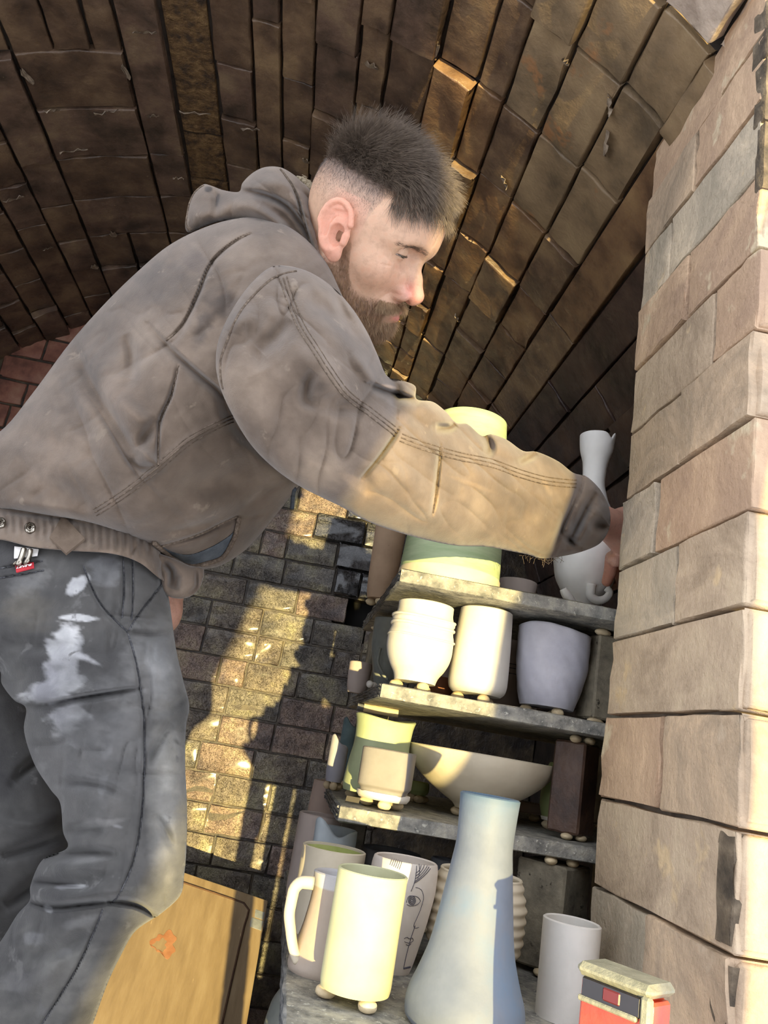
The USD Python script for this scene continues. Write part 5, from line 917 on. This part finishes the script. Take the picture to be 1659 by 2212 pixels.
def head_w(p): return HO + HS * (np.asarray(p, float) @ HM.T)
def mir(p): q = p.copy(); q[:, 1] = -np.abs(q[:, 1]); return q       # right half (y < 0), mirrored
def head_sdf(p):
    m = mir(p)
    d = ell(p, (0.004, 0, 0.050), (0.092, 0.076, 0.090))
    d = smin(d, ell(p, (0.062, 0, 0.055), (0.056, 0.064, 0.058)), 0.03)                 # forehead
    d = smin(d, ell(p, (0.034, 0, -0.028), (0.056, 0.060, 0.080)), 0.035)               # face
    d = smin(d, cone(m, (-0.002, -0.056, -0.040), (0.056, -0.030, -0.090), 0.020, 0.018), 0.022)   # jaw
    d = smin(d, ell(p, (0.076, 0, -0.092), (0.020, 0.026, 0.018)), 0.022)               # chin
    d = smin(d, cone(m, (0.100, -0.006, 0.034), (0.075, -0.050, 0.036), 0.012, 0.010), 0.018)
    d = smin(d, ell(m, (0.084, -0.016, -0.016), (0.016, 0.013, 0.018)), 0.014)      # brow ridge
    d = smin(d, ell(m, (0.058, -0.045, -0.012), (0.022, 0.018, 0.020)), 0.026)          # cheekbone
    d = smin(d, ell(p, (0.076, 0, -0.066), (0.024, 0.032, 0.026)), 0.02)                # mouth mound
    d = smax(d, -ell(m, (0.100, -0.031, 0.018), (0.018, 0.021, 0.0145)), 0.014)         # eye sockets
    d = smin(d, np.linalg.norm(m - np.array([0.0775, -0.032, 0.0205]), axis=1) - 0.0152, 0.003)   # lids
    q = m - np.array([0.0775, -0.032, 0.0205]); cut = np.maximum(np.maximum(np.abs(q[:, 2] + 0.0052 - 0.10 * np.abs(q[:, 1] + 0.001)) - 0.0012, 0.002 - q[:, 0]), np.abs(q[:, 1] + 0.0015) - 0.0138); d = smax(d, -cut, 0.0008)    # eye slit, nearly closed: looks down
    # nose
    n = cone(p, (0.088, 0, 0.026), (0.106, 0, -0.010), 0.0085, 0.0095); n = smin(n, cone(p, (0.106, 0, -0.010), (0.1165, 0, -0.030), 0.0095, 0.0125), 0.008)
    n = smin(n, ell(m, (0.1010, -0.0150, -0.0340), (0.0122, 0.0092, 0.0105)), 0.005); n = smin(n, ell(p, (0.112, 0, -0.039), (0.009, 0.006, 0.006)), 0.006)
    d = smin(d, n, 0.010)
    d = smax(d, -ell(m, (0.1085, -0.0085, -0.0440), (0.0065, 0.0042, 0.0038)), 0.003)   # nostrils
    # lips
    d = smin(d, cone(m, (0.1015, 0, -0.0600), (0.0895, -0.024, -0.0655), 0.0056, 0.0025), 0.005)
    d = smin(d, cone(m, (0.0995, 0, -0.0712), (0.0885, -0.022, -0.0675), 0.0068, 0.0025), 0.005)
    d = smax(d, -cone(m, (0.1075, 0, -0.0655), (0.0930, -0.026, -0.0665), 0.0012, 0.0012), 0.0025)
    # ears
    e = (m - np.array([0.005, -0.0745, 0.016])) / 1.10; c, s_ = math.cos(-0.10), math.sin(-0.10); ex_, ez_ = e[:, 0] * c - e[:, 2] * s_, e[:, 0] * s_ + e[:, 2] * c     # leans back
    ey_ = e[:, 1] + 0.32 * np.minimum(ex_ - 0.012, 0) * -1.0
    q = np.stack([ex_, ey_, ez_], 1)
    disc = ell(q, (-0.002, -0.004, 0.0), (0.0185, 0.0055, 0.0330))
    a = np.linspace(0.2, 5.0, 16); rim = [(0.004 + 0.0185 * math.cos(t) * (1 if math.sin(t) > -0.2 else 0.8) - 0.006, -0.0065, 0.004 + 0.0300 * math.sin(t)) for t in a]
    rim_d = poly(q, rim, np.linspace(0.0038, 0.0034, 16)); lobe = ell(q, (0.004, -0.004, -0.0285), (0.0085, 0.0045, 0.0100))
    ear = smin(smin(disc, rim_d, 0.003), lobe, 0.005)
    ear = smax(ear, -ell(q, (0.003, -0.0105, -0.006), (0.0095, 0.0115, 0.0140)), 0.0022)
    ear = smax(ear, -poly(q, [(0.006, -0.0095, 0.021), (-0.006, -0.0100, 0.019), (-0.0125, -0.0100, 0.006), (-0.0115, -0.0095, -0.008)], [0.0040, 0.0050, 0.0048, 0.0034]), 0.002)
    ear = smin(ear, cone(q, (0.0125, -0.0045, -0.004), (0.0120, -0.0055, -0.012), 0.0045, 0.0040), 0.003)   # tragus
    d = smin(d, ear * 1.10, 0.004)
    d = smin(d, cone(p, (-0.024, 0, -0.035), (-0.085, 0, -0.165), 0.052, 0.048), 0.025)   # neck
    return d
hm = tets(head_sdf, (-0.14, -0.115, -0.20), (0.14, 0.115, 0.150), 0.0019)
hm = trimesh.Trimesh(hm.vertices, hm.faces, process=False)
hp = hm.vertices.copy(); hn = hm.vertex_normals.copy()
for pts_, amp_, w_ in (([(0.0195, -0.030), (0.029, -0.042), (0.036, -0.058), (0.037, -0.068)], 0.0016, 0.0032), ([(0.019, 0.006), (0.030, -0.001), (0.044, 0.001)], 0.0009, 0.0026), ([(0.021, 0.0270), (0.033, 0.0310), (0.047, 0.0240)], 0.0012, 0.0018), ([(0.013, 0.045), (0.010, 0.060)], 0.0006, 0.003), ([(0.050, 0.004), (0.060, 0.010)], 0.0006, 0.0018), ([(0.050, 0.000), (0.061, -0.002)], 0.0006, 0.0018)):
    q_ = smooth_path(np.array(pts_), 20); d_ = np.min(np.hypot(np.abs(hp[:, 1])[:, None] - q_[None, :, 0], hp[:, 2][:, None] - q_[None, :, 1]), 1); m_ = (hp[:, 0] > 0.045)
    hp -= hn * (amp_ * np.exp(-(d_ / w_) ** 2) * m_)[:, None]
hm = trimesh.Trimesh(hp, hm.faces, process=False); hn = hm.vertex_normals.copy()
# skin colour (pigment): ruddy ear and nose, cool stubble on the shaven sides, lips; some socket shade tinted in
def gs(c, r): return np.exp(-(((hp - np.array(c)) / np.array(r)) ** 2).sum(1))[:, None]
col = np.ones((len(hp), 3)) * S(208, 170, 143)
col = col * (1 - 0.7 * gs((0.115, 0, -0.03), (0.022, 0.03, 0.018))) + np.array(S(222, 140, 136)) * 0.7 * gs((0.115, 0, -0.03), (0.022, 0.03, 0.018))
am = np.abs(hp[:, 1]); ear_m = (1 / (1 + np.exp(-(am - 0.0755) / 0.002)) * (np.abs(hp[:, 0] - 0.002) < 0.034) * (np.abs(hp[:, 2] - 0.016) < 0.050))[:, None]
col = col * (1 - 0.55 * ear_m) + np.array(S(224, 146, 128)) * 0.55 * ear_m
ck = gs((0.075, -0.04, -0.02), (0.03, 0.03, 0.025)) * 0.25; col = col * (1 - ck) + np.array(S(214, 150, 130)) * ck
def hair_zone(p):      # long hair on top: above a line that runs down to the hairline at the front
    x, y, z = p[:, 0], np.abs(p[:, 1]), p[:, 2]; lim = np.interp(x, [-0.11, -0.06, 0.0, 0.05, 0.075, 0.10], [0.094, 0.092, 0.088, 0.084, 0.080, 0.088]) - 0.0
    return z - lim + np.minimum(0.0, 0.066 - y) * 0.25
def beard_zone(p):
    x, y, z = p[:, 0], np.abs(p[:, 1]), p[:, 2]
    top = np.interp(x, [-0.01, 0.010, 0.018, 0.026, 0.034, 0.045, 0.060, 0.075, 0.10, 0.13], [-0.012, 0.012, 0.022, 0.008, -0.026, -0.046, -0.051, -0.050, -0.049, -0.049]); low = np.interp(x, [-0.02, 0.02, 0.06, 0.1], [-0.075, -0.105, -0.125, -0.13])
    return np.minimum(np.minimum(np.minimum(top - z, z - low), x + 0.006), np.where((x < 0.030) & (z > -0.030), 0.0752 - y, 1.0))
hz, bz = hair_zone(hp), beard_zone(hp)
lip = np.maximum(gs((0.1045, 0, -0.0605), (0.009, 0.017, 0.0042)), gs((0.1030, 0, -0.0705), (0.009, 0.016, 0.0055)))
stub = (np.clip((hz + 0.075) / 0.075, 0, 1) * (hp[:, 0] < 0.050 + 0.3 * np.maximum(hz, -0.05)) * (1 - ear_m[:, 0]) * np.clip((hp[:, 2] + 0.045) / 0.03, 0, 1))[:, None] * np.clip((0.055 - hp[:, 0]) / 0.02, 0, 1)[:, None]
sn = meshkit.fbm(hp * 300, 2, 3)[:, None]
col = col * (1 - stub * (0.30 + 0.42 * np.clip((hz + 0.055) / 0.05, 0, 1)[:, None] + 0.2 * (sn - 0.5))) + np.array(S(112, 102, 98)) * stub * (0.30 + 0.42 * np.clip((hz + 0.055) / 0.05, 0, 1)[:, None] + 0.2 * (sn - 0.5))
up = np.clip(hz / 0.008, 0, 1)[:, None]; col = col * (1 - 0.85 * up) + np.array(S(58, 50, 46)) * 0.85 * up
bb = np.clip(bz / 0.010, 0, 1)[:, None] * (1 - lip); col = col * (1 - 0.6 * bb) + np.array(S(112, 84, 64)) * 0.6 * bb
col = col * (1 - 0.9 * lip) + np.array(S(196, 110, 104)) * 0.9 * lip
us = (gs((0.086, -0.032, 0.000), (0.012, 0.014, 0.006)) + gs((0.086, 0.032, 0.000), (0.012, 0.014, 0.006))) * 0.25; col = col * (1 - us) + np.array(S(170, 120, 108)) * us  # reddish skin tone under the eyes, doubling as painted socket shade
M_skin = mat('skin', [(0.86, 0.84, 0.82), (1.0, 0.99, 0.98), (1.0, 0.93, 0.90)], scale=90, rough=0.46, bump=0.35, bscale=800, bdist=0.0010, attr='skin', spec=0.4, sss=(0.12, 0.006))
hw = head_w(hp)
# the rest of the body (inside the clothes) and the hands: one surface with the head
CHEST = [head_w(np.array([-0.07, 0, -0.13])), at(600, 660, 1.00), at(330, 950, 1.04), at(160, 1190, 1.05)]
WR, EL, SH = at(1272, 1112, 1.135), at(930, 1030, 0.925), at(590, 720, 0.82)
VC = np.array([XV, 1.31, 0.0]); vz = lambda z: np.interp(z, ZV[:, 1], ZV[:, 0])
PALM = np.array([0.490, 1.205, 0.392])
ax_f = PALM - WR; ax_f /= np.linalg.norm(ax_f)
def finger(base, mid, tip, r0): return ([base, mid, tip], [r0, r0 * 0.92, r0 * 0.8])
FING = []
for k, (zb, zt, ln) in enumerate([(0.408, 0.405, 0.0), (0.386, 0.380, 0.004), (0.364, 0.356, 0.002), (0.344, 0.334, -0.006)]):
    r_ = vz(zt) + 0.0105; b = np.array([0.492, 1.250, zb]); pts = [b]
    for a in (-0.15, 0.35, 0.85): pts.append(VC + np.array([r_ * math.cos(a), r_ * math.sin(a) * 1.0, zt]) + np.array([0.004, 0, 0]))
    FING.append((pts, [0.0095, 0.0092, 0.0086, 0.0078]))
th_ = [np.array([0.470, 1.205, 0.345]), at(1322, 1205, 1.215), at(1318, 1236, 1.235), at(1311, 1256, 1.247)]
FING.append((th_, [0.0125, 0.0112, 0.0105, 0.0088]))
def arm_sdf(p):
    d = cone(p, EL, WR, 0.026, 0.023); d = smin(d, cone(p, WR, PALM, 0.024, 0.030), 0.012)
    q = p - PALM; d = smin(d, ell(q @ np.stack([ax_f, np.cross([0, 0, 1.0], ax_f) / np.linalg.norm(np.cross([0, 0, 1.0], ax_f)), [0, 0, 1.0]], 1), (0, 0, 0), (0.052, 0.024, 0.046)), 0.015)
    for pts, r in FING: d = smin(d, poly(p, pts, r), 0.005)
    return d
hand_m = tets(arm_sdf, np.minimum(WR, PALM) - (0.06, 0.06, 0.09), np.array([0.56, 1.40, 0.46]), 0.0034)
LW, LH = P_L[2], at(338, 1322, 1.17)
LF = [([LH + (0.0, 0, 0), LH + (-0.005, -0.02, -0.03 - 0.008 * k), LH + (-0.03, -0.03, -0.05 - 0.008 * k)], [0.010, 0.009, 0.008]) for k in range(4)] + [([LH, LH + (0.0, -0.03, 0.02), LH + (-0.01, -0.045, 0.012)], [0.012, 0.010, 0.0085])]
def left_sdf(p):
    d = cone(p, LW, LH, 0.029, 0.026); d = smin(d, np.linalg.norm(p - LH, axis=1) - 0.036, 0.015)
    for pts, r in LF: d = smin(d, poly(p, pts, r), 0.006)
    return d
left_m = tets(left_sdf, np.minimum(LW, LH) - 0.09, np.maximum(LW, LH) + 0.09, 0.005)
def core_sdf(p):
    d = poly(p, CHEST, [0.042, 0.060, 0.070, 0.060]); d = smin(d, poly(p, [at(640, 660, 0.98), SH, EL, WR], [0.045, 0.036, 0.032, 0.024]), 0.03); d = smin(d, poly(p, [at(620, 660, 1.02)] + P_L, [0.04, 0.045, 0.038, 0.026]), 0.03)
    d = smin(d, poly(p, [at(160, 1220, 1.04), at(200, 1600, 1.00), at(270, 1890, 0.945), at(-20, 2400, 1.06)], [0.055, 0.045, 0.034, 0.030]), 0.03); d = smin(d, poly(p, [at(170, 1330, 1.07), at(130, 1560, 1.17), at(95, 1760, 1.19), at(-80, 2150, 1.24)], [0.035, 0.030, 0.028, 0.028]), 0.03); return d
core_m = tets(core_sdf, (-0.55, 0.70, -0.75), (0.45, 1.36, 0.70), 0.012)
def solid(m): return m3.Manifold(m3.Mesh(np.asarray(m.vertices, np.float32), np.asarray(m.faces, np.uint32)))
head_tm = trimesh.Trimesh(hw, hm.faces, process=False)
for m_ in (head_tm, hand_m, left_m, core_m):
    if m_.volume < 0: m_.invert()
body = None
for m_ in (core_m, head_tm, hand_m, left_m):
    q = solid(m_); assert q.status() == m3.Error.NoError, q.status(); body = q if body is None else body + q
bm = body.to_mesh(); bv, bf = np.array(bm.vert_properties[:, :3]), np.array(bm.tri_verts)
from scipy.spatial import cKDTree
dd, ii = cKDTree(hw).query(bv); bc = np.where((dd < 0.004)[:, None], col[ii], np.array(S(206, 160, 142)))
fing_m = np.linalg.norm(bv - th_[3], axis=1) < 0.05; bc[fing_m] = bc[fing_m] * (1.0, 0.86, 0.82)
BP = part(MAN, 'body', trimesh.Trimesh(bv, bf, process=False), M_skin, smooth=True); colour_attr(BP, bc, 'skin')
# eyeballs under the lids, thumb nail
M_eye = mat('eyeball', [S(176, 164, 156), S(188, 178, 170)], rough=0.15, bump=0); M_iris = mat('iris', [S(70, 62, 52), S(90, 80, 66)], rough=0.1, bump=0)
for sgn in (-1, 1):
    c = np.array([0.0772, sgn * 0.032, 0.0202]); e = trimesh.creation.icosphere(3, 0.0137 * HS); e.apply_translation(head_w(c)); EY = part(MAN, 'eyeball', e, M_eye, smooth=True)
    g = np.array([0.93, -sgn * 0.0 + 0.05, -0.26]); g /= np.linalg.norm(g); i_ = trimesh.creation.icosphere(2, 0.0088 * HS); i_.apply_translation(head_w(c + g * 0.0064)); part(EY, 'iris', i_, M_iris, smooth=True)

    lid = []
    for t in np.linspace(-1.15, 1.0, 18):
        v = np.array([math.cos(t), sgn * math.sin(t) * 1.0 if sgn < 0 else math.sin(t), 0.0]); v[2] = -0.26 + 0.05 * t * t; v /= np.linalg.norm(v); lid.append(np.array([0.0775, sgn * 0.032, 0.0205]) + v * 0.0161)
    part(MAN, 'eyelid_line', tube_mesh(head_w(np.array(lid)), 0.0006 + 0.0006 * np.sin(np.linspace(0, 3.1, 18)), 6), M_iris, smooth=True, label='dark lash line')
# ---- hair: curves
def curves(parent, name, P0, strands, width, m, label=None):
    pth = numbered(parent, name); c = UsdGeom.BasisCurves.Define(stage, pth); c.CreateTypeAttr('cubic'); c.CreateBasisAttr('catmullRom'); c.CreateWrapAttr('pinned')
    n, k, _ = strands.shape; c.CreatePointsAttr(Vt.Vec3fArray.FromNumpy(strands.reshape(-1, 3).astype(np.float32))); c.CreateCurveVertexCountsAttr(Vt.IntArray.FromNumpy(np.full(n, k, np.int32)))
    w = np.tile(np.linspace(1, 0.25, k) * width, n); c.CreateWidthsAttr(Vt.FloatArray.FromNumpy(w.astype(np.float32))); c.SetWidthsInterpolation('vertex')
    UsdShade.MaterialBindingAPI.Apply(c.GetPrim()).Bind(m); tag(c.GetPrim(), label); return pth
def hair_mat(name, a, b):
    return mat(name, [S(*a), S(*b)], scale=160, rough=0.42, bump=0, spec=0.5, spread=(0.3, 0.7))
M_hair, M_beard, M_beard2, M_short = hair_mat('dark_hair', (66, 56, 48), (130, 114, 98)), hair_mat('brown_beard', (100, 76, 56), (176, 140, 104)), hair_mat('grey_blond_moustache', (140, 112, 84), (190, 164, 132)), hair_mat('short_hair', (84, 76, 72), (116, 106, 100))
def grow(zone, n, length, lie, droop, sd, k=5, flow=None, curl=0.0):
    r = np.random.default_rng(sd); area = hm.area_faces; fc = hp[hm.faces].mean(1); w = area * zone(fc); w = np.maximum(w, 0); f = r.choice(len(w), n, p=w / w.sum()); b = r.dirichlet((1, 1, 1), n)
    p = (hp[hm.faces[f]] * b[:, :, None]).sum(1); nn = (hn[hm.faces[f]] * b[:, :, None]).sum(1); nn /= np.linalg.norm(nn, axis=1, keepdims=True)
    fl = flow(p, r); fl -= nn * (fl * nn).sum(1, keepdims=True) * 0.8; L_ = length(p, r)[:, None]; S_ = [p]
    d = nn * (1 - lie) + fl * lie; d += r.normal(0, 0.16, d.shape); d /= np.linalg.norm(d, axis=1, keepdims=True); cl = r.normal(0, curl, d.shape)
    clump = meshkit.noise(p * 110)[:, None] - 0.5
    for i in range(k - 1):
        p = p + d * L_ / (k - 1); d = d + droop * fl * 0.25 + cl * 0.5 * math.sin(i * 1.7) + clump * np.array([0.3, 0.5, 0.3]) ; d /= np.linalg.norm(d, axis=1, keepdims=True); S_.append(p)
    return head_w(np.stack(S_, 1).reshape(-1, 3)).reshape(n, k, 3)
flow_top = lambda p, r: np.array([0.80, 0.0, -0.10]) + np.stack([np.zeros(len(p)), np.sign(p[:, 1]) * 0.25 * np.abs(p[:, 1]) / 0.06, -1.7 * np.clip((p[:, 0] - 0.03) / 0.06, 0, 1)], 1) + r.normal(0, 0.18, (len(p), 3))
curves(MAN, 'hair', None, grow(lambda p: np.clip((hair_zone(p) + 0.004) / 0.012, 0, 1) * (1 - 0.0), 15000, lambda p, r: np.clip(0.010 + 0.036 * np.clip(hair_zone(p) / 0.03, 0, 1), 0.006, 0.05) * r.uniform(0.6, 1.15, len(p)), 0.42, 0.8, 11, 6, flow_top, 0.24), 0.00042, M_hair, 'short dark hair brushed forward')
fringe = lambda p: (np.abs(hair_zone(p)) < 0.010) * (p[:, 0] > 0.058) * (0.4 + 1.2 * meshkit.noise(p * 90))
curves(MAN, 'fringe', None, grow(fringe, 1500, lambda p, r: 0.030 * r.uniform(0.4, 1.15, len(p)), 0.72, 0.9, 31, 6, lambda p, r: np.array([0.25, 0, -1.0]) + np.stack([np.zeros(len(p)), -0.5 * np.sin(p[:, 1] * 160), np.zeros(len(p))], 1) + r.normal(0, 0.2, (len(p), 3)), 0.2), 0.00038, M_hair, 'wisps of hair over the forehead')
side = lambda p: ((hair_zone(p) > -0.050) & (hair_zone(p) < 0.004) & (p[:, 0] < 0.052 + 0.4 * np.minimum(hair_zone(p), 0)) & (np.abs(p[:, 1]) < 0.0785)) * np.clip((hair_zone(p) + 0.055) / 0.05, 0.05, 1)
curves(MAN, 'hair_fade', None, grow(side, 4500, lambda p, r: 0.0018 + 0.0045 * np.clip((hair_zone(p) + 0.03) / 0.03, 0, 1), 0.75, 0.3, 12, 3, lambda p, r: np.array([0.35, 0, -0.9]) + r.normal(0, 0.15, (len(p), 3))), 0.00018, M_short, 'cropped hair on the sides')
flow_b = lambda p, r: np.array([0.35, 0, -0.95]) + r.normal(0, 0.22, (len(p), 3))
notlip = lambda p: 1 - np.clip(2.2 * np.maximum(np.exp(-(((p - np.array([0.1045, 0, -0.0610])) / np.array([0.009, 0.018, 0.0040])) ** 2).sum(1)), np.exp(-(((p - np.array([0.1030, 0, -0.0705])) / np.array([0.010, 0.018, 0.0060])) ** 2).sum(1))), 0, 1)
curves(MAN, 'beard', None, grow(lambda p: np.clip(beard_zone(p) / 0.010, 0, 1) * notlip(p) * ((p[:, 0] < 0.092) | (p[:, 2] < -0.078)), 9000, lambda p, r: (0.004 + 0.010 * np.clip((-0.02 - p[:, 2]) / 0.07, 0, 1)) * r.uniform(0.6, 1.2, len(p)), 0.55, 0.5, 13, 5, flow_b, 0.12), 0.00036, M_beard, 'full brown beard')
curves(MAN, 'moustache', None, grow(lambda p: np.clip(beard_zone(p) / 0.005, 0, 1) * notlip(p) * (p[:, 0] > 0.080) * (p[:, 2] > -0.060), 2600, lambda p, r: 0.014 * r.uniform(0.7, 1.1, len(p)), 0.6, 0.6, 14, 5, lambda p, r: np.array([0.15, 0, -0.85]) + np.stack([np.zeros(len(p)), np.sign(p[:, 1]) * 0.45, np.zeros(len(p))], 1) + r.normal(0, 0.15, (len(p), 3)), 0.08), 0.00034, M_beard2, 'greyish blond moustache')
curves(MAN, 'beard', None, grow(lambda p: np.clip(beard_zone(p) / 0.006, 0, 1) * notlip(p) * (p[:, 0] > 0.070) * (p[:, 2] < -0.078), 1500, lambda p, r: 0.011 * r.uniform(0.6, 1.2, len(p)), 0.5, 0.6, 15, 5, flow_b, 0.12), 0.00034, M_beard2, 'greyish blond chin beard')
brow = lambda p: (np.exp(-((p[:, 2] - 0.0335 + 0.28 * np.maximum(0.026 - np.abs(p[:, 1]), 0) + 0.10 * np.maximum(np.abs(p[:, 1]) - 0.034, 0)) / (0.0034 - 0.05 * np.maximum(np.abs(p[:, 1]) - 0.034, 0))) ** 2) > 0.45) * (np.abs(p[:, 1]) > 0.012) * (np.abs(p[:, 1]) < 0.060) * (p[:, 0] > 0.03)
for sg_ in (-1, 1): curves(MAN, 'eyebrow', None, grow(lambda p: brow(p) * (p[:, 1] * sg_ > 0) * 1.0, 380, lambda p, r: 0.0090 * r.uniform(0.6, 1.1, len(p)), 0.86, 0.3, 16, 4, lambda p, r: np.stack([-0.25 * np.ones(len(p)), np.sign(p[:, 1]), 0.15 * np.ones(len(p))], 1)), 0.00024, M_hair, 'dark eyebrow')
# curls of fleece at the hood's edge
rf = np.random.default_rng(21); st_ = []
for k in range(420):
    q = np.array([[rf.uniform(644, 690), rf.uniform(384, 475)]])
    if not shapely_in(fl.out, q[0]): continue
    c = at(q[:, 0], q[:, 1], fl.front(q))[0]; a = rf.uniform(0, 6.28); R_ = rf.uniform(0.0015, 0.003); ax = rf.normal(0, 1, 3); ax /= np.linalg.norm(ax); b1 = np.cross(ax, [0.3, 0.5, 0.8]); b1 /= np.linalg.norm(b1); b2 = np.cross(ax, b1)
    st_.append([c + R_ * (math.cos(a + t) * b1 + math.sin(a + t) * b2) + ax * 0.0006 * t for t in np.linspace(0, 5.5, 7)])
curves(HP, 'fleece_curls', None, np.array(st_), 0.0009, M_fleece)
